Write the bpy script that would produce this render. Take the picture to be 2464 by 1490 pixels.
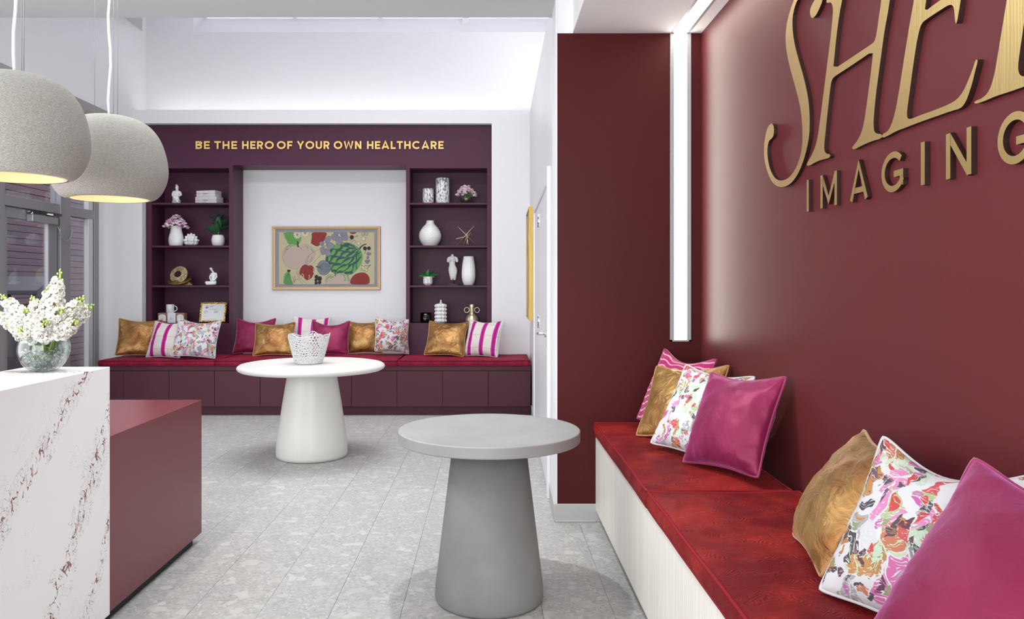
import bpy, bmesh, math, random
from mathutils import Vector, Matrix, noise
from mathutils.geometry import tessellate_polygon
random.seed(7)
for o in list(bpy.data.objects): bpy.data.objects.remove(o)
SC = bpy.context.scene
COL = SC.collection
PI = math.pi
R = math.radians

# ------------------------------------------------------------------ camera
F, VX, VY, CAMZ = 1850.0, 1175.0, 686.0, 1.4          # focal length and vanishing point of the 2464 x 1490 frame
cam = bpy.data.cameras.new('camera')
cam.sensor_width = 36.0
cam.lens = F / 2464 * 36
cam.shift_x = (1232 - VX) / 2464
cam.shift_y = (VY - 745) / 2464
cam.clip_start = 0.05
co = bpy.data.objects.new('camera', cam); COL.objects.link(co)
co.location = (0, 0, CAMZ); co.rotation_euler = (PI / 2, 0, 0)
SC.camera = co

# ------------------------------------------------------------------ look, world, lights
SC.view_settings.view_transform = 'Standard'
SC.view_settings.look = 'None'
SC.view_settings.gamma = 1.0
SC.view_settings.use_curve_mapping = False
SC.view_settings.exposure = 0.72
SC.cycles.use_denoising = True
SC.cycles.max_bounces = 10
SC.cycles.diffuse_bounces = 6
SC.cycles.glossy_bounces = 4
SC.cycles.transmission_bounces = 10
SC.cycles.transparent_max_bounces = 16
SC.cycles.caustics_reflective = False
SC.cycles.caustics_refractive = False
SC.cycles.sample_clamp_indirect = 6.0

w = bpy.data.worlds.new('world'); SC.world = w; w.use_nodes = True
w.node_tree.nodes['Background'].inputs[0].default_value = (0.95, 0.95, 0.97, 1)
w.node_tree.nodes['Background'].inputs[1].default_value = 3.4

def lamp(name, kind, loc, rot, power, color=(1, 1, 1), size=1.0, size_y=None, **kw):
    l = bpy.data.lights.new(name, kind); l.energy = power; l.color = color
    if kind == 'AREA':
        l.size = size
        if size_y: l.shape = 'RECTANGLE'; l.size_y = size_y
        elif kw.pop('disk', False): l.shape = 'DISK'
    else: l.shadow_soft_size = size
    for k, v in kw.items(): setattr(l, k, v)
    o = bpy.data.objects.new(name, l); COL.objects.link(o)
    o.location = loc; o.rotation_euler = rot
    return o
WARM, NEUT, COOL = (1.0, .93, .86), (.915, .985, .995), (.98, .99, 1.0)
lamp('rear_fill_light', 'AREA', (-1.2, -1.9, 1.7), (R(90), 0, 0), 126, NEUT, 4.6, 2.4)  # fill light added behind the camera; the rear wall has no window
lamp('left_fill_light', 'AREA', (-4.42, .9, 1.5), (0, R(-90), 0), 105, COOL, 2.6, 5.0)  # fill light added by the solid left wall to brighten bench and sign wall
lamp('front_ceiling_fill_light', 'AREA', (-1.0, 1.2, 3.04), (0, 0, 0), 6, NEUT, 3.4, 2.4)  # broad fill added under the ceiling; no fixture is built there
lamp('mid_ceiling_fill_light', 'AREA', (-1.6, 3.7, 3.05), (0, 0, 0), 24, NEUT, 2.6, 1.4)  # second added ceiling fill, over the middle of the room
lamp('high_bay_fill_light', 'AREA', (-1.6, 6.7, 5.5), (0, 0, 0), 38, COOL, 4.2, 2.6, spread=R(76))  # overhead fill added to lift the far floor; the ceiling above is closed
lamp('high_window_light', 'AREA', (-1.7, 5.05, 4.35), (R(56), 0, 0), 5.6, COOL, 4.0, .35, spread=R(84))
lamp('cove_light', 'AREA', (-1.85, 9.13, 3.40), (R(180), 0, 0), 2.9, (1, .97, .96), 4.3, .10)
lamp('table_downlight', 'SPOT', (-.29, 3.52, 3.06), (0, 0, 0), 92, NEUT, .03, spot_size=R(88), spot_blend=.6)

# ------------------------------------------------------------------ helpers
def lin(h):
    k = 1.0
    if not isinstance(h, str): h, k = h                # (colour, share of it): a darker shade of a named colour
    h = h.lstrip('#'); v = [int(h[i:i + 2], 16) / 255 for i in (0, 2, 4)]
    return tuple(k * (x / 12.92 if x <= .04045 else ((x + .055) / 1.055) ** 2.4) for x in v)
def c4(h): return lin(h) + (1,)

class NT:
    """small wrapper over a material's node tree"""
    def __init__(s, m): s.t = m.node_tree; s.n = s.t.nodes
    def new(s, kind, **kw):
        n = s.n.new('ShaderNode' + kind)
        for k, v in kw.items():
            if k.startswith('i_'):
                key = k[2:]; key = int(key) if key.isdigit() else key.replace('_', ' ')
                if isinstance(v, bpy.types.NodeSocket): s.t.links.new(v, n.inputs[key])
                else: n.inputs[key].default_value = v
            else: setattr(n, k, v)
        return n
    def link(s, a, b): s.t.links.new(a, b)
    def math(s, op, a, b=0.0, c=0.0):
        n = s.n.new('ShaderNodeMath'); n.operation = op
        for i, v in enumerate((a, b, c)):
            if isinstance(v, bpy.types.NodeSocket): s.t.links.new(v, n.inputs[i])
            else: n.inputs[i].default_value = v
        return n.outputs[0]
    def mix(s, fac, a, b):
        n = s.n.new('ShaderNodeMix'); n.data_type = 'RGBA'
        for i, v in ((0, fac), (6, a), (7, b)):
            if isinstance(v, bpy.types.NodeSocket): s.t.links.new(v, n.inputs[i])
            else: n.inputs[i].default_value = v
        return n.outputs[2]
    def ramp(s, fac, stops, interp='LINEAR'):
        n = s.n.new('ShaderNodeValToRGB'); r = n.color_ramp; r.interpolation = interp
        while len(r.elements) < len(stops): r.elements.new(.5)
        for e, (p, c) in zip(r.elements, stops): e.position = p; e.color = c if len(c) == 4 else tuple(c) + (1,)
        s.t.links.new(fac, n.inputs[0]); return n.outputs[0]

def base(name, col='808080', rough=.5, metal=0.0, spec=.5, sheen=0.0, sheen_tint=None, coat=0.0, emit=None, estr=0.0,
         bump=None, var=None, aniso=0.0):
    """principled material; bump=(scale, strength, (sx,sy,sz)); var=(scale, second colour, (sx,sy,sz))"""
    m = bpy.data.materials.new(name); m.use_nodes = True; t = NT(m)
    p = t.n['Principled BSDF']; m.diffuse_color = c4(col)
    p.inputs['Base Color'].default_value = c4(col); p.inputs['Roughness'].default_value = rough
    p.inputs['Metallic'].default_value = metal; p.inputs['Specular IOR Level'].default_value = spec
    p.inputs['Sheen Weight'].default_value = sheen; p.inputs['Coat Weight'].default_value = coat
    p.inputs['Anisotropic'].default_value = aniso
    if sheen: p.inputs['Sheen Roughness'].default_value = .4
    if sheen_tint: p.inputs['Sheen Tint'].default_value = c4(sheen_tint)
    if emit: p.inputs['Emission Color'].default_value = c4(emit); p.inputs['Emission Strength'].default_value = estr
    if bump or var: tc = t.new('TexCoord')
    def tex(sc, st):
        mp = t.new('Mapping', i_Vector=tc.outputs['Object'], i_Scale=st)
        return t.new('TexNoise', i_Vector=mp.outputs[0], i_Scale=sc, i_Detail=4.0)
    if bump:
        nz = tex(bump[0], bump[2] if len(bump) > 2 else (1, 1, 1))
        b = t.new('Bump', i_Strength=bump[1], i_Distance=.01, i_Height=nz.outputs[0]); t.link(b.outputs[0], p.inputs['Normal'])
    if var:
        nz = tex(var[0], var[2] if len(var) > 2 else (1, 1, 1))
        f = t.ramp(nz.outputs[0], [(.35, (0, 0, 0)), (.65, (1, 1, 1))])
        t.link(t.mix(f, c4(col), c4(var[1])), p.inputs['Base Color'])
    return m

MAT = {}
def mk(key, *a, **k): MAT[key] = base(key, *a, **k)
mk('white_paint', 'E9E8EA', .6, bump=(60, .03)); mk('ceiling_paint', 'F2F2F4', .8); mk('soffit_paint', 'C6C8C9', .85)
mk('white_gloss', 'E9E9EC', .35); mk('grey_vinyl', 'B4B3B2', .5)
mk('sign_wall_paint', ('6A2A2F', .79), .42, spec=.28, bump=(160, .05)); mk('end_wall_paint', ('521A1C', .8), .45, spec=.16, bump=(160, .05))
mk('cool_lit_burgundy', ('542B42', 0.86), .42, spec=.22); mk('plum_inner', '4A2833', .5); mk('bench_lacquer', ('532A35', 0.84), .42, spec=.25)  # bookcase and bench burgundy with the cool back light put into its colour
mk('desk_lacquer', ('742E36', .8), .30, spec=.5)
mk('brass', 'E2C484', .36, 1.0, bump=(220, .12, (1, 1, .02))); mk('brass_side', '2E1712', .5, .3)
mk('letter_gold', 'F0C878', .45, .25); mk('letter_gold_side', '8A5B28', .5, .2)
mk('aluminium', '9A9A9C', .42, .35); mk('light_aluminium', 'D2D2D2', .4, .2); mk('dark_seal', '141414', .6)
mk('chrome', 'C8C8CA', .18, 1.0); mk('closer_metal', 'A9A9AA', .35, .5)
mk('led_diffuser', 'FFFFFF', .5, emit='FFF6EA', estr=5.4); mk('led_trim', 'A6A6AA', .4, .1)
mk('felt', ('C6C2BB', .90), .95, spec=.1, bump=(170, .9, (1, 1, 3)), var=(90, 'ABA7A1', (1, 1, 4)))
mk('shade_inner', 'E9D3B0', .6, bump=(30, .1, (1, 10, 1)))
mk('cord_white', 'EDEDED', .5); mk('wire', '8A8A8A', .4, .8)
mk('table_white', 'D6D4CF', .38); mk('table_concrete', 'A6A6A7', .6, bump=(40, .04), var=(4.5, 'B0AFAF'))
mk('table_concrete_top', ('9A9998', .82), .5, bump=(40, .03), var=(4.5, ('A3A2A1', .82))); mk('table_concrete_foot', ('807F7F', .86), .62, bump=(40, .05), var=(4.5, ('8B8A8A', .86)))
mk('ceramic', 'EDEDED', .28); mk('lattice_white', ('E6E6E6', .74), .35); mk('matte_ceramic', 'E6E6E6', .55); mk('bisque', 'D9D7D6', .7)
mk('soil', '2A211B', .9); mk('leaf_dark', '1F4A2C', .38, var=(20, '2C6238')); mk('leaf_mid', '2E7D3D', .4, var=(20, '3F9A4C'))
mk('stem_green', '7FA045', .5); mk('bud_green', 'A3B560', .5); mk('stock_leaf', '4F8A50', .45)
mk('petal_white', ('F7F6F2', .82), .55, sheen=.2, var=(60, ('F2EEE2', .82))); mk('petal_pink', 'F6C4D6', .6, var=(40, 'F0D9EA')); mk('petal_blush', 'FAE0E8', .6, var=(50, 'F8EEF2'))
mk('petal_lilac', 'EACDEF', .6, var=(40, 'F0E4F4')); mk('pearl', 'E4E2E0', .25, spec=.6); mk('emblem_pink', 'B0305E', .7)
mk('black_metal', '1C1C1D', .5); mk('wax', 'EFEAE2', .5, spec=.3)
mk('hammered_gold', 'D2C3A0', .38, .7, bump=(55, 1.0), var=(30, 'A99468')); mk('dark_bronze', '8C7346', .4, .8, bump=(60, .9))
mk('champagne', 'E4D3AE', .3, .75, bump=(25, .3)); mk('nugget_gold', 'D9BC70', .28, 1.0, bump=(90, .6))
mk('paper', 'E9E9EC', .7); mk('print_grey', '8E8E92', .8); mk('kraft', '9B7564', .7); mk('box_label', 'E6E6E6', .7)
mk('shagreen', 'D3CFCF', .6, bump=(220, .3), var=(25, 'DEDADA')); mk('copper_pull', '8A4B2B', .35, .8)
mk('frame_gold', ('CFAE82', .85), .35, .35, bump=(50, .05, (1, 1, 20))); mk('frame_edge', '8B5533', .4, .3); mk('mat_board', '8D8D93', .8)
mk('gilt_edge', 'C3A14C', .4, .6, bump=(120, .2, (1, 1, .05)))
mk('canvas', 'D9D2D4', .8, var=(5, '8F7C96'))
mk('laminate', 'EFE9E1', .45, bump=(120, .12, (1, 1, .02)), var=(120, 'DAD4CC', (1, 1, .015)))
mk('fence_plank', ('5B3A3E', 0.62), .75, bump=(20, .4, (1, .1, 1)), var=(6, ('3C2C36', 0.62), (1, .12, 3)))
mk('asphalt', '5A5A5E', .9); mk('outdoor_metal', ('77787A', 0.6), .5, .2); mk('glaze_white', 'EDEDED', .3)
mk('quartz_edge', 'E6E4E4', .3); mk('dark_green_wax', '3C4A24', .3)

def paint_glass(name, tint, refl=1.0, rough=0.0):
    m = bpy.data.materials.new(name); m.use_nodes = True; t = NT(m); t.n.remove(t.n['Principled BSDF'])
    lw_ = t.new('LayerWeight', i_Blend=.5); f = t.math('MULTIPLY', t.math('MULTIPLY_ADD', t.math('POWER', lw_.outputs['Facing'], 4.0), .9, .04), refl)
    tr = t.new('BsdfTransparent', i_Color=c4(tint)); gl = t.new('BsdfGlossy', i_Roughness=rough)
    mx = t.new('MixShader', i_0=f, i_1=tr.outputs[0], i_2=gl.outputs[0])
    t.link(mx.outputs[0], t.n['Material Output'].inputs[0]); MAT[name] = m
paint_glass('window_glass', 'D9DBE2', 1.0)
paint_glass('bowl_glass', 'F4F8F6', 1.2, .02)
paint_glass('green_glass', '9AA86A', 1.3, .02)
def refr(name, col, ior):
    m = bpy.data.materials.new(name); m.use_nodes = True; t = NT(m); t.n.remove(t.n['Principled BSDF'])
    g = t.new('BsdfGlass', i_Color=c4(col), i_Roughness=0.0, i_IOR=ior); t.link(g.outputs[0], t.n['Material Output'].inputs[0]); MAT[name] = m
def crystal():
    m = base('crystal', 'F6F8F8', .04); p = m.node_tree.nodes['Principled BSDF']; MAT['crystal'] = m
    p.inputs['Transmission Weight'].default_value = .86; p.inputs['IOR'].default_value = 1.38
crystal()

def speckled_glass():
    m = base('speckled_glass', 'E8E8EA', .3); t = NT(m); p = t.n['Principled BSDF']; MAT['speckled_glass'] = m
    tc = t.new('TexCoord'); mp = t.new('Mapping', i_Vector=tc.outputs['Object'], i_Scale=(1, 1, .35))
    nz = t.new('TexNoise', i_Vector=mp.outputs[0], i_Scale=75.0, i_Detail=2.0)
    col = t.ramp(nz.outputs[0], [(.36, c4('6E6874')), (.47, c4('C9C6CC')), (.57, c4('F0F0F2'))])
    al = t.ramp(nz.outputs[0], [(.36, (.4, .4, .4)), (.50, (.92, .92, .92))])
    t.link(col, p.inputs['Base Color']); t.link(al, p.inputs['Alpha'])
speckled_glass()

def marble_pot():
    m = base('marble_glaze', 'E4E2E1', .4); t = NT(m); p = t.n['Principled BSDF']; MAT['marble_glaze'] = m
    tc = t.new('TexCoord'); wv = t.new('TexWave', i_Vector=tc.outputs['Object'], i_Scale=9.0, i_Distortion=9.0, i_Detail=3.0, bands_direction='DIAGONAL')
    t.link(t.ramp(wv.outputs[1], [(0.0, c4('9C9896')), (.12, c4('E4E2E1'))]), p.inputs['Base Color'])
marble_pot()

def terrazzo():
    m = base('terrazzo_tile', 'C4C2BF', .42, spec=.4); t = NT(m); p = t.n['Principled BSDF']; MAT['terrazzo_tile'] = m
    tc = t.new('TexCoord'); oi = t.new('ObjectInfo')
    off = t.new('CombineXYZ', i_0=t.math('MULTIPLY', oi.outputs['Random'], 37.0), i_1=t.math('MULTIPLY', oi.outputs['Random'], 91.0), i_2=0.0)
    v = t.new('VectorMath', operation='ADD', i_0=tc.outputs['Object'], i_1=off.outputs[0]).outputs[0]
    wn = t.new('TexNoise', i_Vector=v, i_Scale=22.0, i_Detail=2.0)
    wv = t.new('VectorMath', operation='MULTIPLY_ADD', i_0=wn.outputs[1], i_1=(.03, .03, 0), i_2=v).outputs[0]
    col = t.ramp(t.new('TexNoise', i_Vector=v, i_Scale=60.0, i_Detail=6.0).outputs[0], [(.3, c4(('9E9C9A', .90))), (.7, c4(('B5B3B1', .90)))])
    for sc, lo, keep, ca, cb in ((95, .010, .45, '94918F', 'C9C7C5'), (48, .018, .40, '989693', 'C2C0BE'), (22, .034, .22, 'A7A4A2', 'C8C6C4'), (12, .040, .10, 'B5B3B1', 'C4C2C0')):
        vo = t.new('TexVoronoi', i_Vector=wv, i_Scale=float(sc), feature='F1')
        d2 = t.new('TexVoronoi', i_Vector=wv, i_Scale=float(sc), feature='DISTANCE_TO_EDGE')
        sx = t.new('SeparateXYZ', i_0=vo.outputs['Color'])
        on = t.math('LESS_THAN', sx.outputs[0], keep)
        inside = t.math('GREATER_THAN', d2.outputs[0], .12 if sc < 20 else .06)
        col = t.mix(t.math('MULTIPLY', t.math('MULTIPLY', on, inside), .75), col, t.ramp(sx.outputs[1], [(0, c4((ca, .90))), (1, c4((cb, .90)))]))
    br = t.math('MULTIPLY_ADD', oi.outputs['Random'], .06, .97)
    hs = t.new('HueSaturation', i_Color=col); t.link(br, hs.inputs['Value'])
    t.link(hs.outputs[0], p.inputs['Base Color'])
terrazzo()
mk('grout', '9D9B9A', .8)

def quartz():
    m = base('veined_quartz', 'E7E5E6', .22, spec=.5); t = NT(m); p = t.n['Principled BSDF']; MAT['veined_quartz'] = m
    tc = t.new('TexCoord'); sp = t.new('SeparateXYZ', i_0=tc.outputs['Object'])
    wn = t.new('TexNoise', i_Vector=tc.outputs['Object'], i_Scale=6.0, i_Detail=3.0)
    X, Y, Z = sp.outputs; n0 = t.math('SUBTRACT', wn.outputs[0], .5)
    # crackle lines
    wc = t.new('VectorMath', operation='MULTIPLY_ADD', i_0=t.new('TexNoise', i_Vector=tc.outputs['Object'], i_Scale=14.0, i_Detail=4.0).outputs[1], i_1=(.12, .12, .12), i_2=tc.outputs['Object']).outputs[0]
    st = t.new('Mapping', i_Vector=wc, i_Rotation=(R(-38), 0, 0), i_Scale=(1.6, 2.2, .8)).outputs[0]
    ed = t.new('TexVoronoi', i_Vector=st, i_Scale=14.0, feature='DISTANCE_TO_EDGE').outputs[0]
    ed2 = t.new('TexVoronoi', i_Vector=st, i_Scale=30.0, feature='DISTANCE_TO_EDGE').outputs[0]
    msk = t.new('TexNoise', i_Vector=tc.outputs['Object'], i_Scale=30.0, i_Detail=2.0).outputs[0]
    msk2 = t.new('TexNoise', i_Vector=tc.outputs['Object'], i_Scale=9.0, i_Detail=2.0).outputs[0]
    col = c4('E7E5E6'); first = True
    cur = None
    # object space: y runs away from the viewer, z up; the slab's far end is y = 0
    for (y0, z0, slope, half, dx) in ((-.194, 1.066, .86, .030, 0), (-.05, .80, 1.55, .034, 0), (.02, .47, 1.7, .018, 0)):
        d = t.math('SUBTRACT', t.math('SUBTRACT', Y, y0), t.math('DIVIDE', t.math('SUBTRACT', Z, z0), slope))
        d = t.math('ABSOLUTE', t.math('MULTIPLY_ADD', n0, .11, d))
        band = t.math('LESS_THAN', d, half)
        wide = t.math('LESS_THAN', d, half * 2.6)
        thick = t.math('MULTIPLY', t.math('SUBTRACT', msk, .37), .27)
        v1 = t.math('MULTIPLY', band, t.math('LESS_THAN', ed, thick))
        v2 = t.math('MULTIPLY', t.math('MULTIPLY', wide, t.math('LESS_THAN', ed2, .026)), t.math('GREATER_THAN', msk2, .46))
        prev = cur if cur is not None else col
        cur = t.mix(t.math('MULTIPLY', v2, .75), prev, c4('8A8383'))
        cur = t.mix(t.math('MULTIPLY', v1, .95), cur, c4('7A4636'))
    hair = t.math('MULTIPLY', t.math('LESS_THAN', ed2, .012), t.math('GREATER_THAN', t.new('TexNoise', i_Vector=tc.outputs['Object'], i_Scale=4.5, i_Detail=2.0).outputs[0], .60))
    cur = t.mix(t.math('MULTIPLY', hair, .5), cur, c4('9A9393'))
    t.link(cur, p.inputs['Base Color'])
quartz()

def uvs(t):
    tc = t.new('TexCoord'); oi = t.new('ObjectInfo')
    off = t.new('CombineXYZ', i_0=t.math('MULTIPLY', oi.outputs['Random'], 13.0), i_1=t.math('MULTIPLY', oi.outputs['Random'], 29.0), i_2=0.0)
    return tc, t.new('VectorMath', operation='ADD', i_0=tc.outputs['UV'], i_1=off.outputs[0]).outputs[0]

def velvet(name, dark, light, rough, sheen, tint, spec=.5, crush=3.0, bstr=.25, metal=0.0):
    m = base(name, dark, rough, metal, spec=spec, sheen=sheen, sheen_tint=tint); t = NT(m); p = t.n['Principled BSDF']; MAT[name] = m
    tc, v = uvs(t)
    a = t.new('TexNoise', i_Vector=v, i_Scale=crush, i_Detail=5.0, i_Distortion=.8)
    f = t.ramp(a.outputs[0], [(.38, (0, 0, 0)), (.64, (1, 1, 1))])
    t.link(t.mix(f, c4(dark), c4(light)), p.inputs['Base Color'])
    b = t.new('TexNoise', i_Vector=v, i_Scale=crush * 4, i_Detail=6.0, i_Distortion=1.2)
    bp = t.new('Bump', i_Strength=bstr, i_Distance=.02, i_Height=b.outputs[0]); t.link(bp.outputs[0], p.inputs['Normal'])
velvet('gold_velvet', ('8A5A2C', .84), ('C0955A', .84), .36, .35, 'FFE3A8', .5, 2.0, .42, .62)
velvet('magenta_velvet', ('82133F', .84), ('921A50', .84), .46, .7, 'F49AE0', .4, 1.6, .18, .30)

def red_velvet(name, a, b, la):
    m = base(name, a, .6, spec=.15, sheen=.06, sheen_tint='FF6A5A'); t = NT(m); p = t.n['Principled BSDF']; MAT[name] = m
    tc = t.new('TexCoord')
    big = t.new('TexNoise', i_Vector=tc.outputs['Object'], i_Scale=5.0, i_Detail=5.0).outputs[0]
    wn = t.new('TexNoise', i_Vector=tc.outputs['Object'], i_Scale=9.0, i_Detail=2.0)
    wv = t.new('VectorMath', operation='MULTIPLY_ADD', i_0=wn.outputs[1], i_1=(.16, .16, .16), i_2=tc.outputs['Object']).outputs[0]
    wave = t.new('TexWave', i_Vector=wv, i_Scale=38.0, i_Distortion=2.0, i_Detail=2.0, i_Detail_Scale=2.0, bands_direction='Y')
    col = t.mix(t.ramp(big, [(.4, (0, 0, 0)), (.62, (1, 1, 1))]), c4(a), c4(b))
    t.link(t.mix(t.math('MULTIPLY', wave.outputs[1], .35), col, c4(la)), p.inputs['Base Color'])
    bp = t.new('Bump', i_Strength=.5, i_Distance=.006, i_Height=wave.outputs[1]); t.link(bp.outputs[0], p.inputs['Normal'])
red_velvet('red_seat_velvet', ('76101A', .84), ('B02C28', .72), ('58080F', .80)); red_velvet('cool_lit_seat_velvet', ('80132E', 0.95), ('98203E', 0.95), '620C24')  # same red velvet twice; the back copy has its cooler light in the colour
mk('red_piping', '861C25', .75, spec=.15); mk('cool_lit_piping', '6E1429', .75, spec=.15)
mk('gold_piping', 'A8722F', .4, sheen=.6); mk('magenta_piping', '8C1650', .45, sheen=.6); mk('white_piping', ('CDCBCE', .84), .7)

def faded(h):
    c = lin(h); g = sum(c) / 3
    return tuple((g + (x - g) * .80) * .82 for x in c) + (1,)
def floral():
    m = base('floral_cotton', 'E8E6E8', .8, spec=.2); t = NT(m); p = t.n['Principled BSDF']; MAT['floral_cotton'] = m
    tc, v = uvs(t)
    col = c4(('D6D4D8', .86))
    n1 = t.new('TexNoise', i_Vector=v, i_Scale=4.0, i_Detail=2.0)
    wv = t.new('VectorMath', operation='MULTIPLY_ADD', i_0=n1.outputs[1], i_1=(.30, .30, 0), i_2=v).outputs[0]
    n2 = t.new('TexNoise', i_Vector=wv, i_Scale=14.0, i_Detail=3.0)
    wv2 = t.new('VectorMath', operation='MULTIPLY_ADD', i_0=n2.outputs[1], i_1=(.05, .05, 0), i_2=wv).outputs[0]
    for sc, rot, sq, keep, gap, st in (
            (5.5, 20, .6, .40, .07, (('D2D0D6', .36), ('C3D3B4', .5), ('CDD096', .6), ('C5DFCD', .72), ('DCC6E0', .86), ('C2BFC4', 1))),
            (9.5, -40, .5, .42, .08, (('CE4346', .16), ('D860A8', .30), ('BC8446', .46), ('8D8C90', .62), ('7A5868', .70), ('CC7650', .84), ('B0BE86', 1))),
            (12.0, 60, .45, .36, .07, (('A9A8AC', .3), ('D4484A', .46), ('BFD7B9', .62), ('C98A45', .78), ('DE7FB8', 1))),
            (21.0, 15, .5, .30, .06, (('57545A', .28), ('D23A3C', .46), ('C858AA', .60), ('694555', .76), ('C4873E', .9), ('8FA070', 1)))):
        mp = t.new('Mapping', i_Vector=wv2, i_Rotation=(0, 0, R(rot)), i_Scale=(1, sq * 1.4, 1)).outputs[0]
        vo = t.new('TexVoronoi', i_Vector=mp, i_Scale=sc, feature='F1', voronoi_dimensions='2D')
        de = t.new('TexVoronoi', i_Vector=mp, i_Scale=sc, feature='DISTANCE_TO_EDGE', voronoi_dimensions='2D')
        sx = t.new('SeparateXYZ', i_0=vo.outputs['Color'])
        on = t.math('MULTIPLY', t.math('LESS_THAN', sx.outputs[0], keep), t.math('GREATER_THAN', de.outputs[0], gap))
        # bristle gaps
        br = t.new('TexNoise', i_Vector=t.new('Mapping', i_Vector=wv2, i_Rotation=(0, 0, R(rot + 30)), i_Scale=(1, 4, 1)).outputs[0], i_Scale=26.0, i_Detail=1.0)
        on = t.math('MULTIPLY', on, t.math('GREATER_THAN', br.outputs[0], .41))
        stops = []; pos = 0.0
        for h, e in st: stops.append((pos, faded(h))); pos = e
        col = t.mix(on, col, t.ramp(sx.outputs[1], stops, 'CONSTANT'))
    t.link(col, p.inputs['Base Color'])
    wvv = t.new('TexWave', i_Vector=tc.outputs['UV'], i_Scale=60.0, bands_direction='DIAGONAL')
    bp = t.new('Bump', i_Strength=.08, i_Distance=.004, i_Height=wvv.outputs[1]); t.link(bp.outputs[0], p.inputs['Normal'])
floral()

def striped():
    m = base('striped_cotton', 'D8D3CF', .75, spec=.2); t = NT(m); p = t.n['Principled BSDF']; MAT['striped_cotton'] = m
    tc = t.new('TexCoord'); sp = t.new('SeparateXYZ', i_0=tc.outputs['UV']); U, V = sp.outputs[0], sp.outputs[1]
    fine = t.math('LESS_THAN', t.math('FRACT', t.math('MULTIPLY', U, 28.0)), .26)
    col = t.mix(t.math('MULTIPLY', fine, .7), c4('DAD6D3'), c4('BE9C72'))
    hl = None
    for yv in (.18, .52, .85):
        h = t.math('LESS_THAN', t.math('ABSOLUTE', t.math('SUBTRACT', V, yv)), .010)
        hl = h if hl is None else t.math('MAXIMUM', hl, h)
    col = t.mix(t.math('MULTIPLY', hl, .55), col, c4('CFA768'))
    for xv in (.20, .55, .88):
        d = t.math('ABSOLUTE', t.math('SUBTRACT', U, xv))
        col = t.mix(t.math('LESS_THAN', d, .055), col, c4('A535B0'))
        col = t.mix(t.math('LESS_THAN', d, .026), col, c4('B01256'))
    t.link(col, p.inputs['Base Color'])
striped()

def wavy():
    m = base('wavy_magenta', 'B02467', .7, spec=.2, sheen=.4); t = NT(m); p = t.n['Principled BSDF']; MAT['wavy_magenta'] = m
    tc = t.new('TexCoord'); sp = t.new('SeparateXYZ', i_0=tc.outputs['UV']); U, V = sp.outputs[0], sp.outputs[1]
    s = t.math('MULTIPLY', t.math('SINE', t.math('MULTIPLY', U, 22.0)), .018)
    fr = t.math('FRACT', t.math('MULTIPLY', t.math('ADD', V, s), 11.0))
    l1 = t.math('LESS_THAN', t.math('ABSOLUTE', t.math('SUBTRACT', fr, .5)), .13)
    dash = t.math('GREATER_THAN', t.math('FRACT', t.math('MULTIPLY', U, 46.0)), .38)
    t.link(t.mix(t.math('MULTIPLY', t.math('MULTIPLY', l1, dash), .85), c4('AE2566'), c4('EFD9E4')), p.inputs['Base Color'])
wavy()

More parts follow.
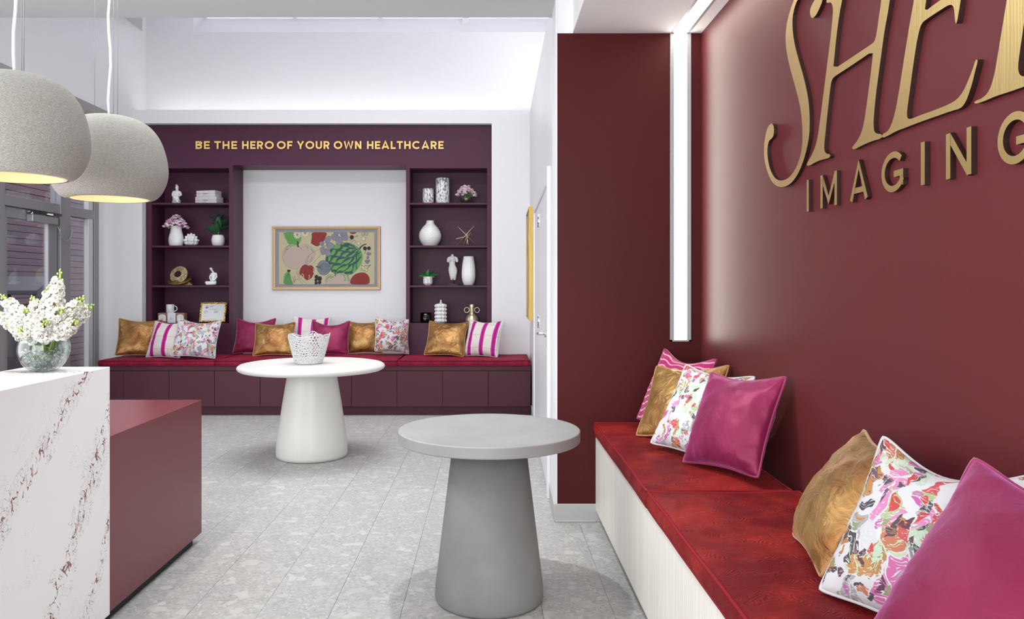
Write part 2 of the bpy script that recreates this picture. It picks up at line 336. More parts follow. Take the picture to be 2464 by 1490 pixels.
# ------------------------------------------------------------------ mesh building
class MB:
    def __init__(s): s.v = []; s.f = []; s.mi = []; s.sm = []; s.uv = {}
    def add(s, vs, fs, mat=0, smooth=False, M=None):
        o = len(s.v)
        s.v += [tuple(M @ Vector(p)) if M else tuple(p) for p in vs]
        for f in fs: s.f.append(tuple(i + o for i in f)); s.mi.append(mat); s.sm.append(smooth)
        return s
    def box(s, x0, x1, y0, y1, z0, z1, mat=0, M=None):
        vs = [(x, y, z) for z in (z0, z1) for y in (y0, y1) for x in (x0, x1)]
        return s.add(vs, [(0, 2, 3, 1), (4, 5, 7, 6), (0, 1, 5, 4), (2, 6, 7, 3), (0, 4, 6, 2), (1, 3, 7, 5)], mat, False, M)
    def lathe(s, prof, n=40, mat=0, smooth=True, M=None, cap=True, fn=None, sx=1.0, sy=1.0):
        """profile of (r, z) from bottom to top; fn(angle, r, z) -> r"""
        vs = []; fs = []
        for r, z in prof:
            for k in range(n):
                a = 2 * PI * k / n; rr = fn(a, r, z) if fn else r
                vs.append((rr * math.cos(a) * sx, rr * math.sin(a) * sy, z))
        for i in range(len(prof) - 1):
            for k in range(n):
                k2 = (k + 1) % n; fs.append((i * n + k, i * n + k2, (i + 1) * n + k2, (i + 1) * n + k))
        s.add(vs, fs, mat, smooth, M)
        if cap:
            m = len(prof) - 1; b = len(s.v) - len(vs)
            for idx in ([b + k for k in range(n)][::-1], [b + m * n + k for k in range(n)]):
                s.f.append(tuple(idx)); s.mi.append(mat); s.sm.append(False)
        return s
    def tube(s, pts, rad, n=8, mat=0, closed=False, M=None, smooth=True):
        P = [Vector(p) for p in pts]; m = len(P); vs = []; fs = []
        rr = rad if isinstance(rad, (list, tuple)) else [rad] * m
        t0 = None; nrm = None
        for i in range(m):
            if closed: t = (P[(i + 1) % m] - P[i - 1]).normalized()
            else: t = (P[min(i + 1, m - 1)] - P[max(i - 1, 0)]).normalized()
            if nrm is None:
                nrm = t.orthogonal().normalized()
            else:
                nrm = (nrm - t * nrm.dot(t))
                nrm = nrm.normalized() if nrm.length > 1e-6 else t.orthogonal().normalized()
            b = t.cross(nrm)
            for k in range(n):
                a = 2 * PI * k / n; vs.append(tuple(P[i] + (nrm * math.cos(a) + b * math.sin(a)) * rr[i]))
        for i in range(m if closed else m - 1):
            j = (i + 1) % m
            for k in range(n):
                k2 = (k + 1) % n; fs.append((i * n + k, i * n + k2, j * n + k2, j * n + k))
        if not closed: fs += [tuple(range(n))[::-1], tuple((m - 1) * n + k for k in range(n))]
        return s.add(vs, fs, mat, smooth, M)
    def prism(s, poly, z0, z1, mat=0, side=None, M=None, back=True):
        """outline in xy extruded from z0 to z1"""
        n = len(poly); tri = tessellate_polygon([[Vector((x, y, 0)) for x, y in poly]])
        area = sum(poly[i][0] * poly[(i + 1) % n][1] - poly[(i + 1) % n][0] * poly[i][1] for i in range(n))
        if area < 0:
            poly = poly[::-1]; tri = [tuple(n - 1 - i for i in t) for t in tri]
        vs = [(x, y, z1) for x, y in poly] + [(x, y, z0) for x, y in poly]
        def ccw(t):
            (ax, ay), (bx, by), (cx, cy) = (poly[i] for i in t)
            return tuple(t) if (bx - ax) * (cy - ay) - (cx - ax) * (by - ay) > 0 else tuple(t[::-1])
        tri = [ccw(t) for t in tri]
        s.add(vs, tri, mat, False, M)
        o = len(s.v) - len(vs)
        if z0 != z1:
            fs = [(o + i, o + n + i, o + n + (i + 1) % n, o + (i + 1) % n) for i in range(n)]
            for f in fs: s.f.append(f); s.mi.append(mat if side is None else side); s.sm.append(False)
            if back:
                for t in tri: s.f.append(tuple(o + n + i for i in t[::-1])); s.mi.append(mat if side is None else side); s.sm.append(False)
        return s
    def ball(s, c, r, nu=12, nv=8, mat=0, sc=(1, 1, 1), M=None):
        vs = [(c[0], c[1], c[2] - r * sc[2])]; fs = []
        for j in range(1, nv):
            a = -PI / 2 + PI * j / nv
            for k in range(nu):
                b = 2 * PI * k / nu
                vs.append((c[0] + r * sc[0] * math.cos(a) * math.cos(b), c[1] + r * sc[1] * math.cos(a) * math.sin(b), c[2] + r * sc[2] * math.sin(a)))
        vs.append((c[0], c[1], c[2] + r * sc[2])); L = len(vs) - 1
        for k in range(nu):
            k2 = (k + 1) % nu; fs.append((0, 1 + k2, 1 + k)); fs.append((L, L - nu + k, L - nu + k2))
            for j in range(nv - 2): fs.append((1 + j * nu + k, 1 + j * nu + k2, 1 + (j + 1) * nu + k2, 1 + (j + 1) * nu + k))
        return s.add(vs, fs, mat, True, M)
    def loft(s, rings, n=24, mat=0, M=None):
        """rings of (cx, cy, z, rx, ry)"""
        vs = []; fs = []
        for cx, cy, z, rx, ry in rings:
            for k in range(n):
                a = 2 * PI * k / n; vs.append((cx + rx * math.cos(a), cy + ry * math.sin(a), z))
        for i in range(len(rings) - 1):
            for k in range(n):
                k2 = (k + 1) % n; fs.append((i * n + k, i * n + k2, (i + 1) * n + k2, (i + 1) * n + k))
        fs += [tuple(range(n))[::-1], tuple((len(rings) - 1) * n + k for k in range(n))]
        return s.add(vs, fs, mat, True, M)
    def mesh(s, name, mats):
        me = bpy.data.meshes.new(name); me.from_pydata(s.v, [], s.f)
        me.polygons.foreach_set('material_index', s.mi); me.polygons.foreach_set('use_smooth', s.sm)
        for m in ([mats] if isinstance(mats, str) else mats): me.materials.append(MAT[m])
        if s.uv:
            ul = me.uv_layers.new(name='UVMap')
            for l in me.loops: ul.data[l.index].uv = s.uv.get(l.vertex_index, (0, 0))
        me.update(); return me
    def build(s, name, mats, parent=None, bevel=0, seg=2, loc=None, sub=0):
        return put(name, s.mesh(name, mats), parent, bevel, seg, loc, sub)
def put(name, me, parent=None, bevel=0, seg=2, loc=None, sub=0):
    o = bpy.data.objects.new(name, me); COL.objects.link(o)
    if parent: o.parent = parent
    if loc: o.location = loc
    if bevel:
        b = o.modifiers.new('bevel', 'BEVEL'); b.width = bevel; b.segments = seg; b.limit_method = 'ANGLE'; b.angle_limit = R(40)
        b.harden_normals = False
    if sub: m = o.modifiers.new('sub', 'SUBSURF'); m.levels = sub; m.render_levels = sub
    return o
def tag(o, label=None, cat=None, group=None, kind=None):
    for k, v in (('label', label), ('category', cat), ('group', group), ('kind', kind)):
        if v: o[k] = v
    return o
def thing(name, label, cat, loc=(0, 0, 0), rz=0.0, group=None):
    o = bpy.data.objects.new(name, None); COL.objects.link(o); o.empty_display_size = .05
    o.location = loc; o.rotation_euler = (0, 0, rz)
    return tag(o, label, cat, group)
def struct(name, mb, mats, parent=None, bevel=0):
    o = mb.build(name, mats, parent, bevel)
    if not parent: o['kind'] = 'structure'
    return o
def smooth_poly(p, it=1, closed=True):
    for _ in range(it):
        q = []; n = len(p)
        for i in range(n if closed else n - 1):
            a, b = p[i], p[(i + 1) % n]
            q += [(a[0] * .75 + b[0] * .25, a[1] * .75 + b[1] * .25), (a[0] * .25 + b[0] * .75, a[1] * .25 + b[1] * .75)]
        p = q if closed else [p[0]] + q + [p[-1]]
    return p
def stroke(pts, wd, closed=False):
    """outline quads of a 2D polyline with mitred joins -> list of quads"""
    P = []
    for x, y in pts:
        if not P or (Vector((x, y)) - P[-1]).length > 1e-5: P.append(Vector((x, y)))
    n = len(P); L = []; Rr = []
    if isinstance(wd, (list, tuple)): wd = list(wd)[:n]
    ws = wd if isinstance(wd, (list, tuple)) else [wd] * n
    for i in range(n):
        a = P[i - 1] if (closed or i > 0) else None; b = P[(i + 1) % n] if (closed or i < n - 1) else None
        d1 = (P[i] - a).normalized() if a is not None else None; d2 = (b - P[i]).normalized() if b is not None else None
        if d1 is None: d1 = d2
        if d2 is None: d2 = d1
        n1 = Vector((-d1.y, d1.x)); n2 = Vector((-d2.y, d2.x)); m = n1 + n2
        m = m.normalized() if m.length > 1e-6 else n1
        k = ws[i] / 2 / max(.62, m.dot(n1)); L.append(P[i] + m * k); Rr.append(P[i] - m * k)
    return [[tuple(Rr[i]), tuple(Rr[(i + 1) % n]), tuple(L[(i + 1) % n]), tuple(L[i])] for i in range(n if closed else n - 1)]
def arc(cx, cy, rx, ry, a0, a1, n=16): return [(cx + rx * math.cos(R(a0 + (a1 - a0) * i / n)), cy + ry * math.sin(R(a0 + (a1 - a0) * i / n))) for i in range(n + 1)]

# ------------------------------------------------------------------ room shell
fl = struct('floor', MB().box(-4.6, 1.4, -2.1, 9.6, -.12, -.008), 'grout')
tile_full = MB().box(-.1502, .1502, -.3087, .3087, -.0078, 0).mesh('tile', ['terrazzo_tile'])
LX = -.674
for c in range(-12, 6):
    x0 = LX + .302 * c
    ys = 3.727 if c % 2 else 3.417                       # half-bond stagger
    for r in range(-3, 9):
        yc = ys + .619 * r + .3095
        if yc < 2.2 or yc > 8.75 or x0 + .302 > 1.3: continue
        o = put('tile', tile_full, fl, loc=(x0 + .151, yc, random.uniform(-.0006, 0)))
struct('trim_1', MB().box(-4.6, 1.4, -2.1, 2.15, -.0079, -.0003), 'terrazzo_tile')   # floor finish behind the viewer

XL, XS, YB = -4.14, -4.48, 8.95            # upper left wall, storefront plane, surround wall
# back wall: surround with the bookcase opening, alcove wall, upper wall
bw = MB()
bw.box(-4.60, -4.03, YB, YB + .1, 0, 3.44)
bw.box(.039, .60, YB, YB + .1, 0, 3.44)
bw.box(-4.03, .039, YB, YB + .1, 3.282, 3.44)
bw.box(-4.60, 1.6, YB + .1, 9.46, 3.30, 3.39)            # top of the surround behind the lip (cove floor)
bw.box(-4.60, .60, 9.45, 9.56, 0, 3.30)                   # wall at the back of the alcove
bw.box(-4.60, -4.05, 9.05, 9.45, 0, 3.30); bw.box(.06, .60, 9.05, 9.45, 0, 3.30)
struct('wall_back', bw, 'white_paint')
up = MB()
UY = 9.30
wx0, wx1, wz0 = -3.57, 1.2, 4.46
up.box(-4.6, wx0, UY, UY + .5, 3.39, 5.9); up.box(wx1, 1.8, UY, UY + .5, 3.39, 5.9)
up.box(wx0, wx1, UY, UY + .5, 3.39, 4.40); up.box(wx0, wx1, UY, UY + .5, 5.6, 5.9)
# splayed sill
vs = [(wx0, UY, 4.40), (wx1, UY, 4.40), (wx1, UY + .34, 4.40), (wx0, UY + .34, 4.40), (wx0, UY, 4.46), (wx1, UY, 4.46), (wx1, UY + .34, 4.75), (wx0, UY + .34, 4.75)]
up.add(vs, [(0, 1, 5, 4), (4, 5, 6, 7), (0, 4, 7, 3), (1, 2, 6, 5), (3, 7, 6, 2)])
struct('wall_back_upper', up, 'white_paint')
wn = MB()
for i, x in enumerate((-3.55, -2.42, -1.35, 1.17)): wn.box(x - .025, x + .025, UY + .33, UY + .38, 4.74, 5.6)
wn.box(-.32, -.24, UY + .20, UY + .30, 4.62, 5.6)
wn.box(wx0, wx1, UY + .33, UY + .38, 4.76, 4.83); wn.box(wx0, wx1, UY + .33, UY + .38, 5.55, 5.6)
w1 = struct('window_1', wn, 'white_gloss')
MB().box(wx0, wx1, UY + .35, UY + .356, 4.80, 5.58).build('pane', 'window_glass', w1)

# left wall above the storefront, its soffit, return wall
lw = MB()
lw.box(-4.62, XL, 4.86, 9.46, 3.29, 5.9)
lw.box(-4.60, XS, 8.75, 8.95, 0, 3.29)
lw.box(-4.62, XS, -2.1, 4.2, 0, 3.1)
struct('wall_left', lw, 'white_paint')
# angled ceiling panel over the left side of the high bay
tri = [(XL, 4.86), (XL, 9.2), (-2.19, 4.86)]
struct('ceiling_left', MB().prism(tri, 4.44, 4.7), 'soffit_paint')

# ceilings
ce = MB()
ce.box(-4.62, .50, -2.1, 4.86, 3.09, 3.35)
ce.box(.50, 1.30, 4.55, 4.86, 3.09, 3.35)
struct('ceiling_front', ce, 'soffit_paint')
lc = MB()
lc.box(.50, 1.080, -2.1, 4.55, 2.89, 3.2); lc.box(1.188, 1.26, -2.1, 4.55, 2.89, 3.2)
lc.box(1.080, 1.188, -2.1, 4.55, 2.935, 3.2)
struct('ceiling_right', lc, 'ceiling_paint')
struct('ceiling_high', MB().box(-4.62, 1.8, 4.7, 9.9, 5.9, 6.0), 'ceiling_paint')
struct('wall_high_front', MB().box(-4.62, 1.8, 4.66, 4.86, 3.35, 5.9), 'white_paint')
struct('wall_high_right', MB().box(1.6, 1.8, 4.86, 9.46, 3.0, 5.9), 'white_paint')
struct('wall_rear', MB().box(-4.62, 1.4, -2.2, -2.1, 0, 3.1), 'white_paint')

# right side: sign wall, end wall, white wall with the door
struct('wall_right', MB().box(1.259, 1.40, -2.1, 4.56, 0, 3.2), 'sign_wall_paint')
SX0, SX1, SZ0 = 1.075, 1.198, 1.066
ew = MB()
for x0, x1, z0, z1 in ((.408, SX0, 0, 2.89), (SX1, 1.259, 0, 2.89), (SX0, SX1, 0, SZ0)): ew.box(x0, x1, 4.55, 4.60, z0, z1)
struct('wall_end', ew, 'end_wall_paint')
eb = MB(); eb.box(.398, 1.40, 4.60, 4.78, 0, 3.09); eb.box(.398, .408, 4.548, 4.60, 0, 3.09); eb.box(.408, 1.30, 4.55, 4.60, 2.89, 3.09)
struct('wall_end_core', eb, 'white_paint')
RW = Matrix(((.0193, -1, 0, .398), (1, .0193, 0, 4.60), (0, 0, 1, 0), (0, 0, 0, 1)))     # along the wall, out of the wall, up
rw = MB()
L = 4.36
vs = [(0, -.12, 0), (L, -.12, 0), (L, -.12, 3.41), (0, -.12, 3.21), (0, 0, 0), (L, 0, 0), (L, 0, 3.41), (0, 0, 3.21)]
rw.add(vs, [(0, 1, 2, 3), (7, 6, 5, 4), (0, 4, 5, 1), (3, 2, 6, 7), (0, 3, 7, 4), (1, 5, 6, 2)], M=RW)
struct('wall_passage', rw, 'white_gloss')
# skirting of grey vinyl
bb = MB(); bb.box(.395, 1.259, 4.538, 4.55, 0, .106); bb.box(.395, .634, 4.532, 4.538, 0, .012)
struct('baseboard_end', bb, 'grey_vinyl', bevel=.003)
bb = MB(); bb.box(-.06, .40, 0, .010, 0, .106, M=RW); bb.box(2.82, 3.66, 0, .010, 0, .106, M=RW)
struct('baseboard_passage', bb, 'grey_vinyl', bevel=.003)
# door in the passage wall
df = MB(); s0, s1, dz = .43, 2.77, 2.18
df.box(s0, s0 + .10, 0, .022, 0, dz, M=RW); df.box(s1 - .10, s1, 0, .022, 0, dz, M=RW); df.box(s0 + .10, s1 - .10, 0, .021, dz - .10, dz, M=RW)
d1 = struct('door_1', df, 'white_gloss', bevel=.004)
MB().box(.535, 1.745, 0, .010, .012, dz - .105, M=RW).build('door_leaf', 'white_gloss', d1, .002)
MB().box(1.755, 2.665, 0, .010, .012, dz - .105, M=RW).build('door_leaf', 'white_gloss', d1, .002)
for hz in (.26, 1.10, 1.93):
    h = MB(); h.tube([(1.75, .018, hz - .055), (1.75, .018, hz + .055)], .009, 10, M=RW)
    h.box(1.71, 1.79, .008, .013, hz - .05, hz + .05, M=RW); h.build('hinge', 'chrome', d1)
    for a in (-.019, .019): h.tube([(1.75, .018, hz + a - .002), (1.75, .018, hz + a + .002)], .0095, 10, M=RW)
lv = MB(); lv.box(.585, .625, .010, .018, .98, 1.20, M=RW)
lv.tube([(.605, .010, 1.07), (.605, .065, 1.07), (.63, .07, 1.07), (.74, .07, 1.065)], .010, 10, M=RW)
lv.lathe([(.024, 0), (.024, .012)], 16, M=RW @ Matrix.Translation((.605, .018, 1.07)) @ Matrix.Rotation(R(-90), 4, 'X'))
lv.build('lever_handle', 'chrome', d1)

# storefront on the left: frame, door, panes
def sf(x, z): Y = 4.48 * F / (VX - x); return Y
XG = XS
fr = MB()
def mull(y0, y1, z0=0.0, z1=3.29, d0=XG - .06, d1=XG + .05): fr.box(d0, d1, y0, y1, z0, z1)
mull(8.645, 8.75); mull(7.965, 8.155); mull(4.2, 4.32); mull(6.90, 7.05)
for ya, yb in ((4.32, 6.90), (7.05, 7.965), (8.155, 8.645)):
    fr.box(XG - .058, XG + .046, ya, yb, 2.135, 2.235); fr.box(XG - .058, XG + .046, ya, yb, 3.19, 3.285)
fr.box(XG - .06, XG + .05, 8.155, 8.645, 0, .10); fr.box(XG - .06, XG + .05, 4.32, 6.90, 0, .10)
w2 = struct('window_2', fr, 'aluminium', bevel=.004)
sl = MB()
for z0, z1 in ((.1, 2.135), (2.235, 3.19)):
    sl.box(XG - .03, XG + .02, 8.625, 8.645, z0, z1); sl.box(XG - .03, XG + .02, 8.155, 8.165, z0, z1)
sl.build('gasket', 'dark_seal', w2)
st = MB()
for z0, z1 in ((.1, 2.135), (2.235, 3.19)): st.box(XG - .01, XG + .045, 8.53, 8.625, z0, z1)
st.build('glazing_bead', 'light_aluminium', w2, .003)
for y0, y1, z0, z1 in ((8.155, 8.645, .10, 2.135), (8.155, 8.645, 2.235, 3.19), (7.05, 7.965, 2.235, 3.19), (4.32, 6.90, .10, 2.135), (4.32, 6.90, 2.235, 3.19)):
    MB().box(XG - .006, XG, y0, y1, z0, z1).build('pane', 'window_glass', w2)
d2m = MB()
d2m.box(XG - .03, XG + .02, 7.055, 7.13, .01, 2.13); d2m.box(XG - .03, XG + .02, 7.80, 7.955, .01, 2.13)
d2m.box(XG - .03, XG + .02, 7.13, 7.80, .01, .25); d2m.box(XG - .03, XG + .02, 7.13, 7.80, 2.03, 2.13)
d2 = struct('door_2', d2m, 'aluminium', bevel=.004)
MB().box(XG - .006, XG, 7.13, 7.80, .25, 2.03).build('pane', 'window_glass', d2)
MB().box(XG - .01, XG + .022, 7.778, 7.80, .25, 2.03).build('glazing_bead', 'light_aluminium', d2, .002)
MB().box(XG - .012, XG + .018, 7.955, 7.965, .01, 2.13).build('gasket', 'dark_seal', d2)
pb = MB(); pb.box(XG + .02, XG + .075, 7.06, 7.14, 1.03, 1.08); pb.tube([(XG + .07, 7.10, 1.055), (XG + .07, 7.22, 1.055)], .016, 10)
pb.build('push_bar', 'closer_metal', d2, .003)
cl = MB(); cl.box(XG + .02, XG + .085, 7.42, 7.86, 2.015, 2.085)
cb = cl.build('door_closer', 'closer_metal', d2, .006)
ar = MB(); ar.box(XG + .03, XG + .06, 7.42, 7.80, 2.105, 2.118); ar.box(XG + .03, XG + .09, 7.76, 7.92, 2.10, 2.128); ar.tube([(XG + .05, 7.46, 2.08), (XG + .05, 7.46, 2.11)], .014, 10)
ar.build('closer_arm', 'chrome', cb)
lp = MB(); lp.tube([(XG + .03, 7.90, 2.03)] + [(XG + .075, 7.90 + .12 - .12 * math.cos(a) , 2.03 - .17 * math.sin(a) ** .7) for a in [PI * i / 12 for i in range(1, 12)]] + [(XG + .055, 8.14, 2.03)], .006, 8)
lp.build('power_transfer_loop', 'closer_metal', d2)

# outdoors: plank screen, paving, metal bin
struct('ground', MB().box(-9.5, -4.6, 2, 16, -.2, -.02), 'asphalt')
wo = struct('wall_outside', MB().box(-6.72, -6.60, 4, 15, -.1, 3.6), 'dark_seal')
for i in range(38):
    y = 4.0
    me = MB().box(-6.60, -6.575 + random.uniform(0, .006), 4, 15, .01 + i * .093, .096 + i * .093).build('plank', 'fence_plank', wo, .004)
bn = thing('metal_bin', 'grey metal outdoor bin with rounded hood outside the glass door', 'bin', (-5.35, 8.84, -.02), 0)
MB().box(-.28, .28, -.22, .22, 0, 1.20).build('body', 'outdoor_metal', bn, .01)
hd = [(-.24, 1.36)] + [(.10 + .16 * math.sin(R(a)), 1.36 + .16 * math.cos(R(a))) for a in range(0, 91, 10)] + [(.26, 1.31), (-.24, 1.31)]
Mh = Matrix(((0, 0, 1, 0), (1, 0, 0, 0), (0, 1, 0, 0), (0, 0, 0, 1)))
MB().prism(hd, -.30, .30, M=Mh).build('hood', 'outdoor_metal', bn, .008)
for x in (-.25, .25):
    for y in (-.19, .17): MB().box(x - .02, x + .02, y - .02, y + .02, 1.19, 1.32).build('post', 'outdoor_metal', bn)

# ------------------------------------------------------------------ light strips
ls = thing('wall_light_strip', 'tall vertical recessed linear light strip in the dark red end wall', 'light', (1.1365, 4.55, 1.066))
h0, hz = (SX1 - SX0) / 2, 2.89 - 1.066
tr = MB(); tr.box(-h0, -h0 + .012, -.008, .045, 0, hz); tr.box(h0 - .012, h0, -.008, .045, 0, hz); tr.box(-h0, h0, -.008, .045, 0, .010)
tr.box(-h0, h0, .045, .05, 0, hz); tr.box(-h0 + .012, -.038, -.006, .03, .01, hz); tr.box(.038, h0 - .012, -.006, .03, .01, hz)
tr.build('trim_frame', 'led_trim', ls)
MB().box(-.038, .038, -.001, .044, .010, hz).build('diffuser', 'led_diffuser', ls)
ls = thing('ceiling_light_strip', 'recessed linear light strip running along the white ceiling beside the sign wall', 'light', (1.134, 4.5, 2.89))
tr = MB(); tr.box(-.054, -.038, -6.5, .048, -.002, .045); tr.box(.038, .054, -6.5, .048, -.002, .045); tr.box(-.054, .054, .035, .049, -.002, .045)
tr.build('trim_frame', 'led_trim', ls)
MB().box(-.038, .038, -6.5, .035, .004, .044).build('diffuser', 'led_diffuser', ls)

# ------------------------------------------------------------------ sign on the red wall
def wp(cx, cy):                                      # point of the sign face: (distance along the wall, height)
    px, py = 1780 + cx * .37582, cy * .37584
    Y = 1.243 * F / (px - VX); return (Y, CAMZ + (VY - py) * Y / F)
S_ = [(205,788),(182,808),(168,850),(157,910),(154,970),(159,1030),(172,1085),(192,1140),(218,1180),(250,1198),(285,1197),(322,1180),(357,1140),(387,1085),(411,1020),(430,950),(445,870),(448,790),(447,720),(440,640),(425,560),(407,485),(382,400),(360,320),(345,250),(337,170),(338,110),(350,50),(368,0),(400,-45),(435,-85),(465,-95),(485,-80),(490,-40),(480,0),(465,25),(452,55),(449,85),(457,112),(470,116),(490,95),(510,55),(528,10),(535,-30),(533,-80),(510,-130),(470,-150),(420,-130),(375,-70),(347,0),(328,50),(310,110),(298,170),(293,240),(296,300),(305,360),(320,430),(340,500),(362,580),(380,650),(393,720),(400,800),(402,880),(398,950),(385,1010),(365,1065),(340,1110),(312,1140),(282,1155),(252,1157),(226,1142),(205,1110),(190,1070),(180,1020),(176,970),(180,925),(190,898),(208,884),(217,865),(220,835),(217,805)]
H_ = [(550,8),(562,20),(580,13),(592,28),(598,60),(592,140),(578,270),(560,410),(541,560),(521,715),(504,850),(490,920),(470,975),(440,1030),(427,1052),(434,1063),(452,1058),(482,1040),(512,1027),(546,1018),(574,1010),(581,997),(574,986),(555,985),(543,968),(540,938),(546,878),(556,780),(571,640),(582,545),(590,512),(604,492),(650,462),(750,396),(853,325),(849,385),(838,475),(825,580),(810,690),(795,790),(779,850),(754,900),(730,930),(718,946),(724,957),(742,954),(776,935),(812,918),(852,902),(911,886),(911,858),(880,857),(862,846),(856,800),(859,740),(868,640),(880,540),(895,430),(910,320),(926,200),(945,100),(961,0),(975,-100),(1000,-150),(940,-135),(870,-110),(860,-95),(890,-90),(908,-60),(907,0),(892,100),(880,190),(870,245),(860,268),(845,282),(720,365),(598,447),(606,360),(620,222),(638,90),(655,0),(668,-60),(690,-100),(640,-75),(580,-30)]
E_ = [(913,886),(955,866),(1005,838),(1060,818),(1150,783),(1250,748),(1350,712),(1412,695),(1438,668),(1460,620),(1488,535),(1508,450),(1522,400),(1522,380),(1510,383),(1497,425),(1466,508),(1430,588),(1390,638),(1340,668),(1250,704),(1150,740),(1095,762),(1076,760),(1070,738),(1073,695),(1086,600),(1106,450),(1130,285),(1150,190),(1165,150),(1188,128),(1260,80),(1335,32),(1358,30),(1372,50),(1376,95),(1379,140),(1385,155),(1393,130),(1402,80),(1411,25),(1420,-40),(1425,-80),(1405,-85),(1390,-55),(1370,-45),(1330,-30),(1250,25),(1183,76),(1192,10),(1205,-60),(1215,-110),(1300,-160),(1420,-190),(1430,-215),(1300,-180),(1190,-140),(1140,-120),(1060,-110),(1050,-90),(1090,-80),(1115,-50),(1118,-10),(1097,100),(1077,220),(1056,350),(1036,480),(1017,600),(1001,690),(981,770),(960,822),(940,846),(913,858)]
R_ = [(1730,-160),(1715,-30),(1690,120),(1672,230),(1652,350),(1632,470),(1610,550),(1585,600),(1550,630),(1512,645),(1500,655),(1506,664),(1530,660),(1572,645),(1640,615),(1720,590),(1820,555),(1900,525),(1960,500),(1950,480),(1880,490),(1822,490),(1800,486),(1787,468),(1781,430),(1790,350),(1815,180),(1840,0),(1870,-160)]
sg = thing('wall_sign', 'big brushed brass letters of a two line sign on the dark red wall', 'sign', (1.259, 2.5, 1.69))
Msg = Matrix(((0, 0, -1, 0), (1, 0, 0, -2.5), (0, 1, 0, -1.69), (0, 0, 0, 1)))     # (along, up, out of the wall)
for poly in (S_, H_, E_, R_):
    pp = smooth_poly([wp(*q) for q in poly], 1)
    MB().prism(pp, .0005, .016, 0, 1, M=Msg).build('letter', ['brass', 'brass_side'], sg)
def quads(mb, qs, M, z0, z1, mats=(0, 1)):
    for q in qs: mb.prism(q, z0, z1, mats[0], mats[1], M=M)
def glyph(ch, wt):
    """strokes of a capital in a box of height 1; returns (width, [(points, closed)])"""
    h = wt / 2
    def G(w): return arc(w / 2, .5, w / 2 - h, .5 - h, 38, 322, 28)
    T = {
        'I': (wt, [([(h, 0), (h, 1)], 0)]),
        'B': (.66, [([(h, 0), (h, 1)], 0), ([(h, 1 - h), (.38, 1 - h)] + arc(.38, .755, .21, .245 - h, 90, -90, 10) + [(h, .51)], 0), ([(h, .51), (.40, .51)] + arc(.40, .255 + h / 2, .26 - h, .255 - h / 2, 90, -90, 10) + [(h, h)], 0)]),
        'E': (.58, [([(h, 0), (h, 1)], 0), ([(h, 1 - h), (.58, 1 - h)], 0), ([(h, .5), (.53, .5)], 0), ([(h, h), (.58, h)], 0)]),
        'F': (.57, [([(h, 0), (h, 1)], 0), ([(h, 1 - h), (.57, 1 - h)], 0), ([(h, .47), (.52, .47)], 0)]),
        'T': (.64, [([(.32, 0), (.32, 1)], 0), ([(0, 1 - h), (.64, 1 - h)], 0)]),
        'H': (.72, [([(h, 0), (h, 1)], 0), ([(.72 - h, 0), (.72 - h, 1)], 0), ([(h, .5), (.72 - h, .5)], 0)]),
        'R': (.68, [([(h, 0), (h, 1)], 0), ([(h, 1 - h), (.38, 1 - h)] + arc(.38, .67, .27 - h + .02, .33 - h, 90, -90, 10) + [(h, .34 + h)], 0), ([(.36, .40), (.68 - h * 1.1, 0)], 0)]),
        'O': (.98, [(arc(.49, .5, .49 - h, .5 - h + .01, 0, 360, 32)[:-1], 1)]),
        'C': (.88, [(arc(.49, .5, .49 - h, .5 - h + .01, 45, 315, 28), 0)]),
        'G': (.88, [(arc(.49, .5, .49 - h, .5 - h + .01, 42, 335, 28), 0), ([(.52, .44), (.90 - h * .2, .44)], 0), ([(.90 - h, .13), (.90 - h, .44)], 0)]),
        'U': (.72, [([(h, 1), (h, .36)] + arc(.36, .36 , .36 - h, .36 - h, 180, 360, 14) + [(.72 - h, 1)], 0)]),
        'W': (1.12, [([(h, 1), (.30, h * .5), (.56, .93), (.82, h * .5), (1.12 - h, 1)], 0)]),
        'N': (.74, [([(h, 0), (h, 1)], 0), ([(.74 - h, 0), (.74 - h, 1)], 0), ([(h, 1 - h * .4), (.74 - h, h * .4)], 0)]),
        'M': (.86, [([(h, 0), (h, 1)], 0), ([(.86 - h, 0), (.86 - h, 1)], 0), ([(h, 1 - h * .6), (.43, .20), (.86 - h, 1 - h * .6)], 0)]),
        'A': (.84, [([(h * .9, 0), (.42, 1 - h * .3), (.84 - h * .9, 0)], 0), ([(.20, .27), (.64, .27)], 0)]),
        'L': (.54, [([(h, 0), (h, 1)], 0), ([(h, h), (.54, h)], 0)]),
        'Y': (.78, [([(.39, 0), (.39, .45)], 0), ([(h * .8, 1), (.39, .42), (.78 - h * .8, 1)], 0)]),
    }
    return T[ch]
# IMAGING: (distance along wall of the left and right edge)
zb, zc = 1.686, 1.809
for ch, xa, xb in (('I', 1940.5, 1946.5), ('M', 1972.8, 2014.9), ('A', 2044.2, 2089), ('G', 2120, 2172.7), ('I', 2214.8, 2226.1), ('N', 2274.2, 2338.9), ('G', 2399.4, 2478), ):
    ya, yb = 1.243 * F / (xa - VX), 1.243 * F / (xb - VX)
    wdt, sts = glyph(ch, .17 if ch != 'I' else .17); mb = MB()
    for i, (pts, cld) in enumerate(sts):
        pp = [(ya + (yb - ya) * x / wdt, zb + (zc - zb) * y) for x, y in pts]
        quads(mb, stroke(pp, .0195, cld), Msg, .0005, .016 - .0003 * i)
    mb.build('letter', ['brass', 'brass_side'], sg)

